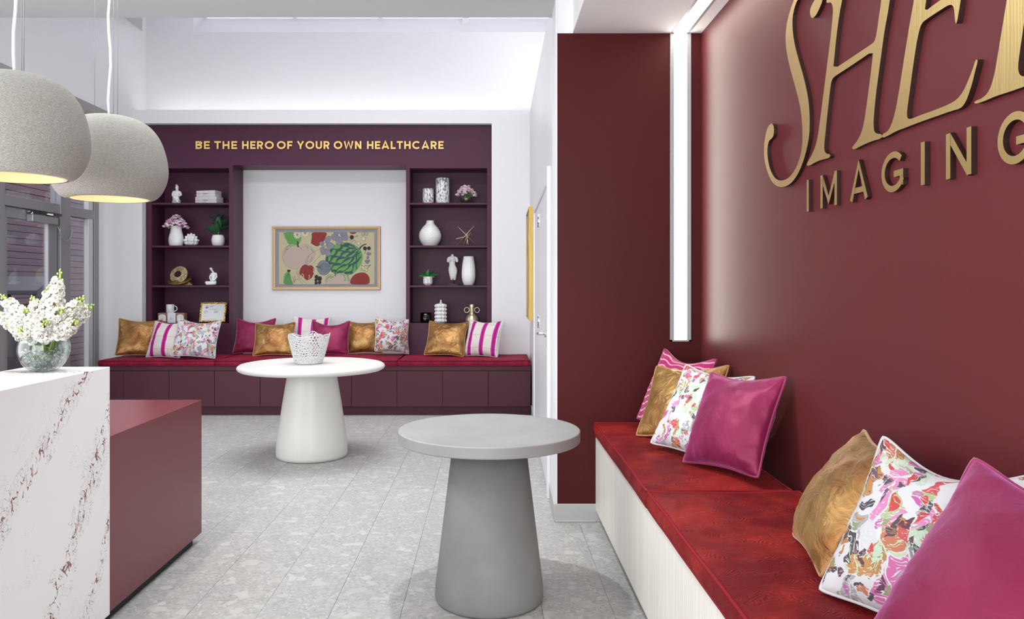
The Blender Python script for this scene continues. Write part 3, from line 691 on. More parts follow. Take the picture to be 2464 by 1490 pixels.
# ------------------------------------------------------------------ bookcases
YF, YK = 9.05, 9.43                                        # face and back of the shelving
S9 = YF / F
def bx_(px): return (px - VX) * S9
def bz_(py): return CAMZ + (VY - py) * S9
SH = [bz_(488), bz_(591), bz_(687)]                       # tops of the three shelves
ZT, ZB = bz_(405), bz_(778)
def bookcase(label, xo0, xi0, xi1, xo1, alcove_side):
    t = thing('bookcase', label, 'bookcase', ((xo0 + xo1) / 2, YF, .54), 0, 'plum bookcases beside the alcove')
    cx = (xo0 + xo1) / 2; z = -.54
    def b(x0, x1, y0, y1, z0, z1): return MB().box(x0 - cx, x1 - cx, y0 - YF, y1 - YF, z0 + z, z1 + z)
    b(xo0, xi0, YF, YK, .54, ZT + .035).build('side_panel', 'cool_lit_burgundy', t)
    b(xi1, xo1, YF, YK, .54, ZT + .035).build('side_panel', 'cool_lit_burgundy', t)
    b(xi0, xi1, YK - .015, YK, ZB, ZT).build('back_panel', 'cool_lit_burgundy', t)
    b(xi0, xi1, YF, YK, ZT, ZT + .035).build('top_rail', 'cool_lit_burgundy', t)
    b(xi0, xi1, YF, YK, .54, ZB).build('base_panel', 'cool_lit_burgundy', t)
    for s in SH: b(xi0, xi1, YF + .006, YK - .015, s - .022, s).build('shelf', 'cool_lit_burgundy', t, .0015)
    return t
bookcase('plum bookcase of four shelves at the left of the white alcove, beside the storefront', -4.022, bx_(365), bx_(551), bx_(560), 1)
bookcase('plum bookcase of four shelves at the right of the white alcove, near the passage door', bx_(977), bx_(986), bx_(1172), .037, 0)
hd = thing('bookcase_header', 'plum panel with gold lettering above the bookcases and alcove', 'panel', (-1.99, YF, 2.81))
hm = MB(); hm.box(-4.022 + 1.99,   .037 + 1.99, 0, .38, ZT + .035 - 2.81, 3.272 - 2.81); hm.build('header_panel', 'cool_lit_burgundy', hd)
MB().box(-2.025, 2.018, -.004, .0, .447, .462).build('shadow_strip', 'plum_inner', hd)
lt = thing('wall_lettering', 'one line of small raised gold capital letters on the plum header panel', 'sign', (-1.99, YF, bz_(350)))
words = (('BE', 117, 247), ('THE', 287, 492), ('HERO', 535, 822), ('OF', 847, 988), ('YOUR', 1028, 1322), ('OWN', 1357, 1607), ('HEALTHCARE', 1655, 2343))
Ml = Matrix(((1, 0, 0, 0), (0, 0, -1, 0), (0, 1, 0, 0), (0, 0, 0, 1)))
zb, zc = bz_(359.2) - bz_(350), bz_(340.4) - bz_(350); ch_ = zc - zb
for wd, a, b in words:
    x0, x1 = bx_(440 + a * .26786) + 1.99, bx_(440 + b * .26786) + 1.99
    ws = [glyph(c, .215)[0] for c in wd]; gap = .135; tot = sum(ws) + gap * (len(wd) - 1); k = (x1 - x0) / tot; x = x0
    for c, wi in zip(wd, ws):
        mb = MB()
        for i, (pts, cld) in enumerate(glyph(c, .215)[1]): quads(mb, stroke([(x + px * k, zb + py * ch_) for px, py in pts], .215 * ch_, cld), Ml, .0005, .018 - .0004 * i)
        mb.build('letter', ['letter_gold', 'letter_gold_side'], lt); x += (wi + gap) * k

# ------------------------------------------------------------------ storage bench at the back
YD = 8.22
SB = .004432
sb = thing('storage_bench', 'long plum storage bench with flat doors along the back wall', 'bench', (-1.86, YD, 0))
def b(x0, x1, y0, y1, z0, z1): return MB().box(x0 + 1.86, x1 + 1.86, y0 - YD, y1 - YD, z0, z1)
XB0, XB1 = -4.162, .452
bm_ = b(XB0, XB1, YD + .02, 8.945, .10, .49); bm_.box(-4.02 + 1.86, .03 + 1.86, 8.945 - YD, 9.05 - YD, .10, .53); bm_.box(bx_(560) + 1.86, bx_(977) + 1.86, 9.05 - YD, 9.445 - YD, .10, .53)
bm_.build('carcass', 'bench_lacquer', sb)
b(XB0, XB1, YD + .07, 8.9, .0, .10).build('toe_kick', 'bench_lacquer', sb)
b(XB0, XB1, YD, 8.945, .486, .531).build('bench_top', 'bench_lacquer', sb, .002)
b(XB0, -3.903, YD + .004, YD + .02, .101, .478).build('filler_panel', 'bench_lacquer', sb, .0015)
b(.004, XB1, YD + .004, YD + .02, .101, .478).build('filler_panel', 'bench_lacquer', sb, .0015)
for k in range(8): b(-3.900 + .4876 * k, -3.900 + .4876 * (k + 1) - .004, YD, YD + .02, .101, .478).build('door', 'bench_lacquer', sb, .0015)

def seat(name, label, x0, x1, y0, y1, z0, z1, mats, group, crown=.012):
    t = thing(name, label, 'cushion', ((x0 + x1) / 2, (y0 + y1) / 2, z0), 0, group)
    hx, hy, h = (x1 - x0) / 2, (y1 - y0) / 2, z1 - z0; nx, ny = 36, 18; rd = .018
    vs = []; fs = []; idx = {}
    def zz(u, v): return h + crown * (1 - u ** 6) * (1 - v ** 6) + .004 * noise.noise(Vector((u * hx * 5, v * hy * 5, x0)))
    def axis(n, hh):
        q = [-1 + 2 * i / n for i in range(n + 1)]; return q
    def xy(u, v):
        d = .004 * noise.noise(Vector((u * hx * 4, v * hy * 4, 3.3 + x0)))
        return hx * u * (1 - .006 * (1 - v * v)) + d, hy * v * (1 - .012 * (1 - u * u)) + d
    m = MB()
    for j, v in enumerate(axis(ny, hy)):
        for i, u in enumerate(axis(nx, hx)): x, y = xy(u, v); vs.append((x, y, zz(u, v)))
    W = nx + 1
    for j in range(ny):
        for i in range(nx): fs.append((j * W + i, j * W + i + 1, (j + 1) * W + i + 1, (j + 1) * W + i))
    ring = [i for i in range(nx)] + [j * W + nx for j in range(ny)] + [ny * W + i for i in range(nx, 0, -1)] + [j * W for j in range(ny, 0, -1)]
    o = len(vs); n = len(ring)
    for lev in (.66, .33, 0):
        for r in ring:
            x, y, z = vs[r]; k = 1 + (.010 if lev else 0) / max(hx, .3); vs.append((x * k, y * k, z * lev))
    prev = ring
    for lev in range(3):
        cur = [o + lev * n + i for i in range(n)]
        for i in range(n): fs.append((prev[i], cur[i], cur[(i + 1) % n], prev[(i + 1) % n]))
        prev = cur
    fs.append(tuple(prev[::-1]))
    m.add(vs, fs, 0, True); m.build('cushion_cover', mats[0], t)
    for zk in (1.0, .06):
        p = MB(); p.tube([(vs[r][0] * 1.001, vs[r][1] * 1.001, max(.006, vs[r][2] * zk - (.002 if zk == 1 else 0))) for r in ring], .0055, 8, closed=True)
        p.build('piping', mats[1], t)
    return t
ZC = .532
seat('seat_cushion', 'wine red bench seat cushion under the left bookcase', -4.156, -2.931, 8.205, 8.93, ZC, .592, ('cool_lit_seat_velvet', 'cool_lit_piping'), 'back bench seat cushions')
seat('seat_cushion', 'wine red middle bench seat cushion reaching back into the white alcove', -2.915, -.976, 8.205, 9.02, ZC, .592, ('cool_lit_seat_velvet', 'cool_lit_piping'), 'back bench seat cushions')
seat('seat_cushion', 'wine red bench seat cushion under the right bookcase', -.960, .442, 8.205, 8.93, ZC, .592, ('cool_lit_seat_velvet', 'cool_lit_piping'), 'back bench seat cushions')

# ------------------------------------------------------------------ bench on the right
rb = thing('wall_bench', 'pale wood grain bench box along the dark red sign wall', 'bench', (.95, 2.6, 0))
MB().box(.634 - .95, 1.255 - .95, -2.6, 4.545 - 2.6, .07, .517).build('bench_box', 'laminate', rb, .002)
MB().box(.674 - .95, 1.255 - .95, -2.6, 4.545 - 2.6, .0, .07).build('toe_kick', 'grey_vinyl', rb)
seat('seat_cushion', 'red velvet seat cushion at the far end of the pale bench, by the end wall', .626, 1.20, 3.035, 4.530, .518, .588, ('red_seat_velvet', 'red_piping'), 'right bench seat cushions')
seat('seat_cushion', 'red velvet seat cushion on the near half of the pale bench', .626, 1.22, 1.30, 3.018, .518, .588, ('red_seat_velvet', 'red_piping'), 'right bench seat cushions')

# ------------------------------------------------------------------ reception desk
dk = thing('reception_desk', 'reception desk of white veined quartz with a lower dark red counter', 'desk', (-1.72, 3.15, 0))
MB().box(-.17, .17, -2.6, 0, .05, 1.065).build('quartz_counter', 'veined_quartz', dk, .0025)
lb = MB(); lb.box(-.75, .158, -2.6, 1.04, .05, .775); lb.build('desk_body', 'desk_lacquer', dk, .002)
MB().box(-.70, .128, -2.6, .99, 0, .05).build('toe_kick', 'dark_seal', dk)

# ------------------------------------------------------------------ tables
tb = thing('pedestal_table', 'larger white round table with rounded rim and cone base, lattice basket on it', 'table', (-1.444, 6.30, 0))
RT = .593
MB().lathe([(.02, .700), (RT - .05, .702), (RT - .025, .706), (RT - .008, .716), (RT, .730), (RT - .006, .744), (RT - .02, .754), (RT - .05, .7595), (RT * .5, .76), (.02, .76)], 96).build('table_top', 'table_white', tb)
MB().lathe([(.270, .0), (.284, .006), (.288, .03), (.286, .09), (.275, .18), (.235, .45), (.195, .69), (.194, .701)], 64).build('base', 'table_white', tb)
tb = thing('pedestal_table', 'near grey concrete round table with square edged top and cone base', 'table', (.004, 3.45, 0))
RT = .406
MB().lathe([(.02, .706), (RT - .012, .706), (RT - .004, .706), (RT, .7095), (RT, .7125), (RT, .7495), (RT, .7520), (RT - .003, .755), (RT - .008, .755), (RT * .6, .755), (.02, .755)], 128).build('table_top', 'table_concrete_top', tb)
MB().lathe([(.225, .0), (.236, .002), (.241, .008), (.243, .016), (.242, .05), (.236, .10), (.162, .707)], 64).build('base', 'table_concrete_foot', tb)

# lattice basket
bk = thing('lattice_basket', 'white openwork lattice basket on the white round table', 'basket', (-1.465, 6.27, .7605))
def brad(a, h): return (.105 + .062 * (h ** .8)) * (1 + .03 * math.sin(3 * a + 1) * h)
HB = .225
bm = bmesh.new(); rows, colsn = 12, 36; g = []
random.seed(3)
for j in range(rows + 1):
    rr = []
    for k in range(colsn):
        a = 2 * PI * (k + .5 * (j % 2)) / colsn + random.uniform(-.03, .03); h = j / rows + (random.uniform(-.018, .018) if 0 < j < rows else 0)
        z = .006 + HB * h + (.016 * (math.sin(5 * a) + .6 * math.sin(8 * a + 1)) * h ** 3)
        r = brad(a, h); rr.append(bm.verts.new((r * math.cos(a), r * math.sin(a), z)))
    g.append(rr)
for j in range(rows):
    for k in range(colsn):
        k2 = (k + 1) % colsn
        if j % 2 == 0: tr_ = ((g[j][k], g[j][k2], g[j + 1][k]), (g[j][k2], g[j + 1][k2], g[j + 1][k]))
        else: tr_ = ((g[j][k], g[j][k2], g[j + 1][k2]), (g[j][k], g[j + 1][k2], g[j + 1][k]))
        for q in tr_: bm.faces.new(q)
# merge triangles at random into irregular cells
ed = [e for e in bm.edges if len(e.link_faces) == 2]; random.shuffle(ed); done = set(); kill = []
for e in ed:
    fs = e.link_faces
    if any(f in done for f in fs): continue
    kill.append(e); done.update(fs)
bmesh.ops.dissolve_edges(bm, edges=kill, use_verts=False)
me = bpy.data.meshes.new('lattice'); bm.to_mesh(me); bm.free(); me.materials.append(MAT['lattice_white'])
o = put('lattice', me, bk); m = o.modifiers.new('wire', 'WIREFRAME'); m.thickness = .0102; m.use_even_offset = False; m.use_boundary = True
m = o.modifiers.new('sub', 'SUBSURF'); m.levels = m.render_levels = 1
MB().lathe([(.02, 0), (.10, 0), (.108, .006), (.10, .012), (.02, .012)], 40).build('bottom', 'lattice_white', bk)

# ------------------------------------------------------------------ pendants
PR = [(.172, 0), (.190, .004), (.208, .016), (.228, .045), (.243, .082), (.250, .12), (.248, .165), (.240, .21), (.225, .26), (.203, .302), (.172, .338), (.13, .362), (.08, .376), (.03, .381)]
PI_ = [(r - .014 if r > .05 else .02, z - (.012 if z > .3 else 0)) for r, z in PR]
PR, PI_ = ([PR[0]] + smooth_poly(PR, 2, False)[1:-1] + [PR[-1]]), smooth_poly(PI_, 2, False)
def pendant(y, label):
    t = thing('pendant_lamp', label, 'lamp', (-1.725, y, 1.79), 0, 'grey felt pendant lamps over the desk')
    MB().lathe(PR, 64, cap=False).build('lamp_shade', 'felt', t)
    MB().lathe([(.170, .001)] + PI_[1:], 64, cap=False).build('shade_lining', 'shade_inner', t)
    MB().lathe([(.02, .052), (.212, .052), (.212, .056), (.02, .056)], 48).build('diffuser', 'pendant_diffuser', t)
    c = MB(); random.seed(int(y * 100))
    c.tube([(.006 * math.sin(i * 1.3 + y) * (1 if i else 0), 0, .375 + .925 * i / 12) for i in range(13)], .0055, 8); c.build('cord', 'cord_white', t)
    for a in (100, 210, 330):
        MB().tube([(.06 * math.cos(R(a)), .06 * math.sin(R(a)), .37), (.06 * math.cos(R(a)), .06 * math.sin(R(a)), 1.30)], .0012, 6).build('suspension_wire', 'wire', t)
    lamp('pendant_light', 'SPOT', (-1.725, y, 1.838), (0, 0, 0), 14, WARM, .004, spot_size=R(125), spot_blend=.35)
    return t
MAT['pendant_diffuser'] = base('pendant_diffuser', 'F7EFE0', .6, emit='FFF8EC', estr=.62, var=(16, 'E4D2B2', (1, 14, 1)))
pendant(2.80, 'nearer of the two grey felt dome pendant lamps, cut by the picture edge')
pendant(3.50, 'farther grey felt dome pendant lamp hanging before the header panel')

# ------------------------------------------------------------------ pillows
def pillow(label, mats, group, x, y, yaw, lean, roll, S, T=.075, seed=0, chop=.05, ear=.085, zs=.598, xmax=None, wr=.006):
    a = Vector((math.cos(yaw), math.sin(yaw), 0)); nh = Vector((math.sin(yaw), -math.cos(yaw), 0)); up = Vector((0, 0, 1))
    b = up * math.cos(lean) - nh * math.sin(lean)
    a2 = a * math.cos(roll) + b * math.sin(roll); b2 = b * math.cos(roll) - a * math.sin(roll); n = a2.cross(b2)
    h = S / 2
    cs = [a2 * (sx * h) + b2 * (sy * h) for sx in (-1, 1) for sy in (-1, 1)]
    z = zs - min(c.z for c in cs) + .006
    if xmax: x -= max(0, x + max(c.x for c in cs) - xmax)
    N = 30; vs = []; m = MB(); fs = []
    def P(u, v):
        px = h * u * (1 - ear * (1 - v * v) * abs(u) ** 1.5); py = h * v * (1 - ear * (1 - u * u) * abs(v) ** 1.5)
        if v > 0: py -= S * chop * (1 - u * u) ** 1.5 * v ** 2
        cr = 1 - .035 * (u * v) ** 8; px *= cr; py *= cr
        q = noise.noise(Vector((u * 1.7, v * 1.7, seed * 3.1)))
        return px + .008 * q * S, py + .008 * noise.noise(Vector((v * 1.7, u * 1.7, seed * 5.7))) * S
    def H(u, v, side):
        e = max(0.0, (1 - u * u) * (1 - v * v))
        t = T * 1.12 * e ** .52 * (1 - .14 * v)
        cr = math.exp(-((abs(u) - .86) ** 2 + (abs(v) - .86) ** 2) * 6)
        f = noise.noise(Vector((u * 3.2 + seed, v * 3.2, side * 4.0))) * .8 + .5 * noise.noise(Vector((u * 7 + seed, v * 7, side * 9.0)))
        dg = math.sin((u * v * 9 + 3 * noise.noise(Vector((u * 2, v * 2, seed))))) * cr
        ed = math.sin(26 * (u if abs(v) > abs(u) else v) + seed) * math.exp(-(1 - max(abs(u), abs(v))) * 7)
        return t + (wr * f + .004 * dg + .0028 * ed) * min(1, e * 8)
    for side in (1, -1):
        for j in range(N + 1):
            v = -1 + 2 * j / N
            for i in range(N + 1):
                u = -1 + 2 * i / N
                u_, v_ = math.sin(u * PI / 2) * .5 + u * .5, math.sin(v * PI / 2) * .5 + v * .5
                px, py = P(u_, v_); t = H(u_, v_, side) if max(abs(u_), abs(v_)) < .9999 else .0015
                m.uv[len(vs)] = ((u_ + 1) / 2, (v_ + 1) / 2)
                vs.append((px, py, side * t * (1.0 if side > 0 else .85)))
    W = N + 1; o = W * W
    for j in range(N):
        for i in range(N):
            q = (j * W + i, j * W + i + 1, (j + 1) * W + i + 1, (j + 1) * W + i); fs.append(q); fs.append(tuple(k + o for k in q[::-1]))
    ring = [i for i in range(N)] + [j * W + N for j in range(N)] + [N * W + i for i in range(N, 0, -1)] + [j * W for j in range(N, 0, -1)]
    for i in range(len(ring)):
        p, q = ring[i], ring[(i + 1) % len(ring)]; fs.append((p, p + o, q + o, q))
    m.add(vs, fs, 0, True)
    ob = m.build('throw_pillow', mats[0]); tag(ob, label, 'pillow', group)
    ob.matrix_world = Matrix(((a2.x, b2.x, n.x, x), (a2.y, b2.y, n.y, y), (a2.z, b2.z, n.z, z), (0, 0, 0, 1)))
    pts = [(vs[r][0] * 1.004, vs[r][1] * 1.004, 0) for r in ring]
    p = MB(); p.tube(pts, .0048, 6, closed=True)
    p.build('piping', mats[1], ob)
    return ob
GV, MV, FC, SCt, WV = ('gold_velvet', 'gold_piping'), ('magenta_velvet', 'magenta_piping'), ('floral_cotton', 'white_piping'), ('striped_cotton', 'white_piping'), ('wavy_magenta', 'magenta_piping')
G1, G2 = 'throw pillows on the back bench', 'throw pillows on the right bench'
pillow('leftmost gold velvet pillow on the back bench, beside the striped one', GV, G1, -3.885, 8.56, .40, .50, -.064, .46, seed=1)
pillow('striped magenta and white pillow between a gold and a floral pillow at left', SCt, G1, -3.53, 8.46, -.22, .40, 0, .43, seed=2)
pillow('floral cotton pillow under the gold nugget picture frame', FC, G1, -3.174, 8.36, .22, .52, -.09, .46, seed=3, chop=.07)
pillow('magenta velvet pillow at the left end of the alcove, behind a gold pillow', MV, G1, -2.742, 9.02, .10, .50, 0, .46, seed=4, chop=.10)
pillow('gold velvet pillow in front of the leftmost magenta one', GV, G1, -2.43, 8.73, .12, .66, .03, .455, seed=5)
pillow('striped pillow in the alcove, half hidden by the lattice basket', SCt, G1, -2.08, 9.02, .18, .40, -.05, .45, seed=6)
pillow('magenta velvet pillow behind the lattice basket', MV, G1, -1.81, 8.80, .10, .52, -.01, .44, seed=7, chop=.12)
pillow('gold velvet pillow at the right end of the alcove beside a floral one', GV, G1, -1.455, 9.02, .14, .52, 0, .43, seed=8)
pillow('floral cotton pillow leaning on the right bookcase edge of the alcove', FC, G1, -1.10, 8.78, .50, .30, -.12, .42, seed=9, chop=.08)
pillow('gold velvet pillow in front of the right bookcase', GV, G1, -.473, 8.68, -.10, .62, -.036, .46, seed=10)
pillow('striped pillow at the right end of the back bench', SCt, G1, -.055, 8.60, -.45, .42, 0, .44, seed=11)
K = dict(xmax=1.245)
pillow('magenta pillow with white wavy lines, farthest on the right bench', WV, G2, 1.03, 4.24, -1.10, .42, -.063, .443, seed=12, chop=.10, T=.06, **K)
pillow('gold velvet pillow second from the far end of the right bench', GV, G2, 1.036, 4.00, -.80, .62, .09, .435, seed=13, T=.06, **K)
pillow('floral pillow between the far gold and magenta pillows on the right bench', FC, G2, 1.0, 3.619, -1.028, .534, -.05, .445, seed=14, T=.062, **K)
pillow('magenta velvet pillow with flanged edge in the middle of the right bench', MV, G2, 1.052, 3.309, -1.113, .448, .064, .440, seed=15, chop=.04, T=.080, wr=.008, **K)
pillow('near gold velvet pillow behind the near floral pillow', GV, G2, 1.034, 2.235, -1.79, .556, .03, .405, seed=16, chop=.03, T=.072, wr=.009, **K)
pillow('near floral pillow between the near gold and magenta pillows', FC, G2, 1.062, 1.84, -1.171, .557, .012, .457, seed=17, chop=.14, T=.070, xmax=1.256)
pillow('nearest magenta velvet pillow, cut by the picture edge', MV, G2, 1.03, 1.42, -1.126, .70, -.10, .50, seed=18, chop=.08, T=.095, xmax=1.256)

# ------------------------------------------------------------------ framed art in the alcove
UA = .000617 * 9.41 / 9.45
YA = 9.45
ax, az = (784.3 - VX) * 9.41 / F, CAMZ + (VY - 621.2) * 9.41 / F
art = thing('framed_picture', 'gold framed print of fruit and vegetables on the white alcove wall', 'picture', (ax, YA, az))
Ma = Matrix(((1, 0, 0, 0), (0, 0, -1, 0), (0, 1, 0, 0), (0, 0, 0, 1)))
def A(x, y): return ((x - 1195) * UA, (755 - y) * UA)
def frame_profile(mb, x0, x1, y0, y1, prof, M, mat=0):
    """mitred frame; prof = [(inset, height)]"""
    rings = [[(x0 + i, y0 + i, h), (x1 - i, y0 + i, h), (x1 - i, y1 - i, h), (x0 + i, y1 - i, h)] for i, h in prof]
    vs = [p for r in rings for p in r]; fs = []; ms = []
    for k in range(len(prof) - 1):
        for q in range(4): fs.append((k * 4 + q, k * 4 + (q + 1) % 4, (k + 1) * 4 + (q + 1) % 4, (k + 1) * 4 + q))
    mb.add(vs, fs, mat, False, M)
(fx0, fy1), (fx1, fy0) = A(115, 120), A(2275, 1390)
fm = MB(); frame_profile(fm, fx0, fx1, fy0, fy1, [(0, 0), (0, .026)], Ma, 1); frame_profile(fm, fx0, fx1, fy0, fy1, [(0, .026), (.006, .030), (.016, .030), (.022, .024), (.036, .020), (.038, .008)], Ma, 0)
fm.build('frame', ['frame_gold', 'frame_edge'], art)
MB().box(fx0 + .03, fx1 - .03, fy0 + .03, fy1 - .03, .004, .010, M=Ma).build('mat_board', 'mat_board', art)
cols = {'bg': 'B9B08E', 'green': '5F9A48', 'dkgreen': '2F5E3E', 'teal': '2C4A50', 'pink': 'B3A295', 'red': '86231C', 'mauve': '80808E', 'slate': '717986', 'brown': '4A3820', 'black': '17181B', 'cream': 'D8CFB0', 'line': '3A3934', 'mint': 'A9C8A6'}
pm = [base('print_' + k, v, .65) for k, v in cols.items()]; keys = list(cols); MAT.update({m.name: m for m in pm})
pr = MB(); lev = [0.0135]
def shape(key, pts, it=2, up=True):
    x0, x1, y0, y1 = 246, 2154, 239, 1279
    q = [A(min(max(x, x0), x1), min(max(y, y0), y1)) for x, y in (smooth_poly(pts, it) if it else pts)]
    if up: lev[0] += .00002
    try: pr.prism(q, lev[0], lev[0], keys.index(key), M=Ma)
    except Exception: pass
def ell(key, cx, cy, rx, ry, rot=0, n=28):
    c, s = math.cos(R(rot)), math.sin(R(rot))
    shape(key, [(cx + rx * math.cos(t) * c - ry * math.sin(t) * s, cy + rx * math.cos(t) * s + ry * math.sin(t) * c) for t in [2 * PI * i / n for i in range(n)]], 0)
def ln(key, pts, wd=5, it=2):
    p = smooth_poly(pts, it, False) if it else pts
    n = len(p); ws = wd if isinstance(wd, (int, float)) else [wd[0] + (wd[1] - wd[0]) * i / (n - 1) for i in range(n)]
    lev[0] += .00002
    for q in stroke(p, ws): shape(key, q, 0, False)
p0, p1 = A(246, 1279), A(2154, 239)
pr.prism([(p0[0], p0[1]), (p1[0], p0[1]), (p1[0], p1[1]), (p0[0], p1[1])], .0101, .0135, 0, M=Ma)
shape('green', [(335, 230), (350, 310), (390, 390), (440, 480), (520, 500), (640, 490), (690, 410), (696, 330), (650, 230)], 1)
for k in range(3): ln('dkgreen', [(395 + 60 * k, 240), (430 + 55 * k, 350), (490 + 45 * k, 480)], 4)
for cx, cy in ((612, 285), (770, 250)):
    for k in range(14): ell('line', cx + 50 * math.cos(k * .449), cy + 55 * math.sin(k * .449), 36, 15, k * 25.7, 12); ell('cream', cx + 50 * math.cos(k * .449), cy + 55 * math.sin(k * .449), 33, 12, k * 25.7, 12)
    ell('mauve', cx, cy, 22, 20)
apple = [(310, 740), (325, 640), (370, 545), (440, 482), (530, 470), (600, 510), (640, 535), (700, 485), (780, 470), (870, 515), (940, 580), (972, 650), (955, 740), (890, 840), (780, 910), (650, 965), (520, 970), (410, 920), (345, 840)]
shape('line', [(660 + (x - 645) * 1.008 - 15, 720 + (y - 720) * 1.010) for x, y in apple]); shape('pink', apple)
for g in ([(352, 690), (375, 610), (435, 560)], [(370, 595), (410, 525), (485, 492)], [(478, 540), (500, 505), (556, 500)], [(778, 505), (820, 535), (830, 565)], [(890, 570), (915, 600), (922, 635)], [(672, 542), (690, 560), (703, 575)]): ln('green', g, (8, 22), 1)
ln('brown', [(610, 415), (630, 450), (618, 490), (640, 535)], (30, 34))
shape('mint', [(880, 225), (1232, 225), (1190, 345), (1150, 435), (1068, 508), (1010, 535), (945, 508), (880, 465), (876, 425), (895, 350)])
shape('red', [(890, 225), (1222, 225), (1182, 340), (1142, 430), (1060, 500), (1010, 526), (950, 500), (888, 460), (884, 430), (905, 350)])
for q in ([(950, 350), (935, 420), (955, 490)], [(1115, 345), (1105, 400), (1075, 440)]): ln('black', q, 4)
# watermelon with its wandering stripes
wm = [(1175, 790), (1190, 680), (1250, 580), (1350, 490), (1470, 450), (1600, 440), (1720, 470), (1830, 545), (1900, 620), (1925, 720), (1900, 840), (1830, 960), (1740, 1050), (1640, 1105), (1500, 1090), (1370, 1075), (1270, 1010), (1200, 910)]
shape('line', [(1550 + (x - 1550) * 1.008, 775 + (y - 775) * 1.01) for x, y in wm]); shape('green', wm)
random.seed(11)
def inside(x, y):
    c = False; n = len(wm)
    for i in range(n):
        (xa, ya), (xb, yb) = wm[i], wm[i - 1]
        if (ya > y) != (yb > y) and x < (xb - xa) * (y - ya) / (yb - ya) + xa: c = not c
    return c
for k in range(11):
    off = -330 + k * 68; run = []
    for i in range(46):
        s = i / 45; bx0, by0 = 1845 - 700 * s, 590 + 330 * s
        spread = math.sin(min(1, s * 1.5 + .12) * PI / 2)
        x = bx0 + off * .52 * spread + 20 * math.sin(s * 24 + k * 1.9); y = by0 + off * 1.0 * spread + 24 * math.sin(s * 19 + k * 2.7)
        wdt = (36 + 16 * math.sin(s * 21 + k * 3.1)) * min(1, .25 + s * 3)
        ok = inside(x, y) and inside(x - 20, y) and inside(x + 20, y) and inside(x, y + 20) and inside(x, y - 20) and wdt > 5
        if ok: run.append((x, y, wdt))
        if (not ok or i == 45) and run:
            if len(run) > 2:
                lev[0] += .00002
                for q in stroke([(a_, b_) for a_, b_, _ in run], [c_ for _, _, c_ in run]): shape('teal', q, 0, False)
            run = []
shape('teal', [(1530, 470), (1600, 443), (1690, 465), (1640, 520), (1560, 530)]); shape('teal', [(1178, 800), (1185, 730), (1240, 700), (1225, 800), (1260, 900), (1205, 890)])
ln('brown', [(1850, 580), (1890, 520), (1950, 485), (2000, 472)], (36, 18))
for cx, cy, pet in ((1165, 480, ((1225, 385, 52, 78, 28), (1108, 465, 52, 40, 20), (1272, 505, 78, 62, 10), (1125, 605, 50, 82, -8), (1222, 640, 52, 78, -25))), (1450, 285, ((1360, 335, 68, 66, 40), (1450, 410, 66, 82, 0), (1560, 335, 66, 70, -40), (1410, 255, 62, 40, 0), (1540, 262, 70, 40, 0)))):
    for x, y, rx, ry, ro in pet: ell('line', x, y, rx + 4, ry + 4, ro); ell('mauve', x, y, rx, ry, ro)
    for x, y, rx, ry, ro in pet: ln('line', [(cx, cy), (x, y)], (8, 2), 0)
    ell('cream', cx, cy, 12, 22, 20)
# arm and hand in outline
ln('line', [(1085, 560), (980, 610), (880, 670), (820, 730), (785, 800), (785, 880), (800, 910)], 4); ln('line', [(1090, 670), (1040, 740), (960, 820), (915, 880), (880, 910)], 4)
ln('line', [(860, 700), (815, 790), (810, 880)], 4); ln('line', [(915, 735), (870, 800), (860, 850), (905, 790), (915, 735)], 4); ln('line', [(600, 980), (610, 1060), (650, 1180), (720, 1275)], 4); ln('line', [(640, 1000), (650, 1090), (700, 1180), (810, 1275)], 4)
tom = [(655, 1060), (665, 980), (715, 900), (780, 872), (830, 905), (890, 890), (940, 930), (962, 1000), (945, 1080), (890, 1170), (800, 1205), (760, 1160), (720, 1120), (668, 1085)]
shape('mint', [(810 + (x - 810) * 1.03, 1040 + (y - 1040) * 1.03) for x, y in tom]); shape('red', tom)
for q in ([(825, 940), (770, 990), (760, 1060)], [(830, 940), (850, 1010), (820, 1100)], [(835, 940), (890, 960), (905, 1020)]): ln('black', q, 4)
for q in ([(700, 1090), (715, 1060), (735, 1090), (745, 1130)], [(840, 1180), (860, 1130), (850, 1090)], [(935, 960), (945, 1010), (940, 1050)]): ln('mint', q, (6, 16))
ell('line', 1145, 946, 136, 150); ell('slate', 1145, 946, 131, 145)
for k in range(8): ln('line', [(1045, 935), (1140, 840 + 30 * k), (1262, 880 + 18 * k)], 5)
ln('brown', [(985, 920), (1040, 938)], 20, 0)
for cx, cy, r in ((995, 1128, 36), (1062, 1165, 44), (985, 1195, 28), (992, 1252, 32), (1060, 1240, 34), (1022, 1160, 30)): ell('black', cx, cy, r, r * 1.1, 20)
ln('line', [(1040, 1080), (1030, 1130)], 5, 0)
ap2 = [(1165, 1290), (1175, 1190), (1205, 1110), (1270, 1075), (1340, 1090), (1372, 1110), (1410, 1070), (1480, 1050), (1570, 1065), (1640, 1120), (1665, 1200), (1660, 1290)]
shape('line', [(1415 + (x - 1415) * 1.015, 1280 + (y - 1280) * 1.02) for x, y in ap2]); shape('pink', ap2)
for g in ([(1200, 1230), (1215, 1150), (1290, 1110)], [(1275, 1160), (1300, 1135), (1345, 1125)], [(1465, 1078), (1530, 1085), (1570, 1110)], [(1550, 1120), (1575, 1160), (1560, 1215)], [(1600, 1100), (1630, 1150), (1635, 1215)]): ln('green', g, (14, 24), 1)
ln('brown', [(1380, 990), (1372, 1050), (1370, 1115)], 16)
beet = [(1662, 1290), (1672, 1180), (1745, 1085), (1850, 1040), (1965, 1040), (2040, 1100), (2066, 1180), (2055, 1290)]
shape('mint', [(1860 + (x - 1860) * 1.02, 1290 + (y - 1290) * 1.03) for x, y in beet]); shape('red', beet)
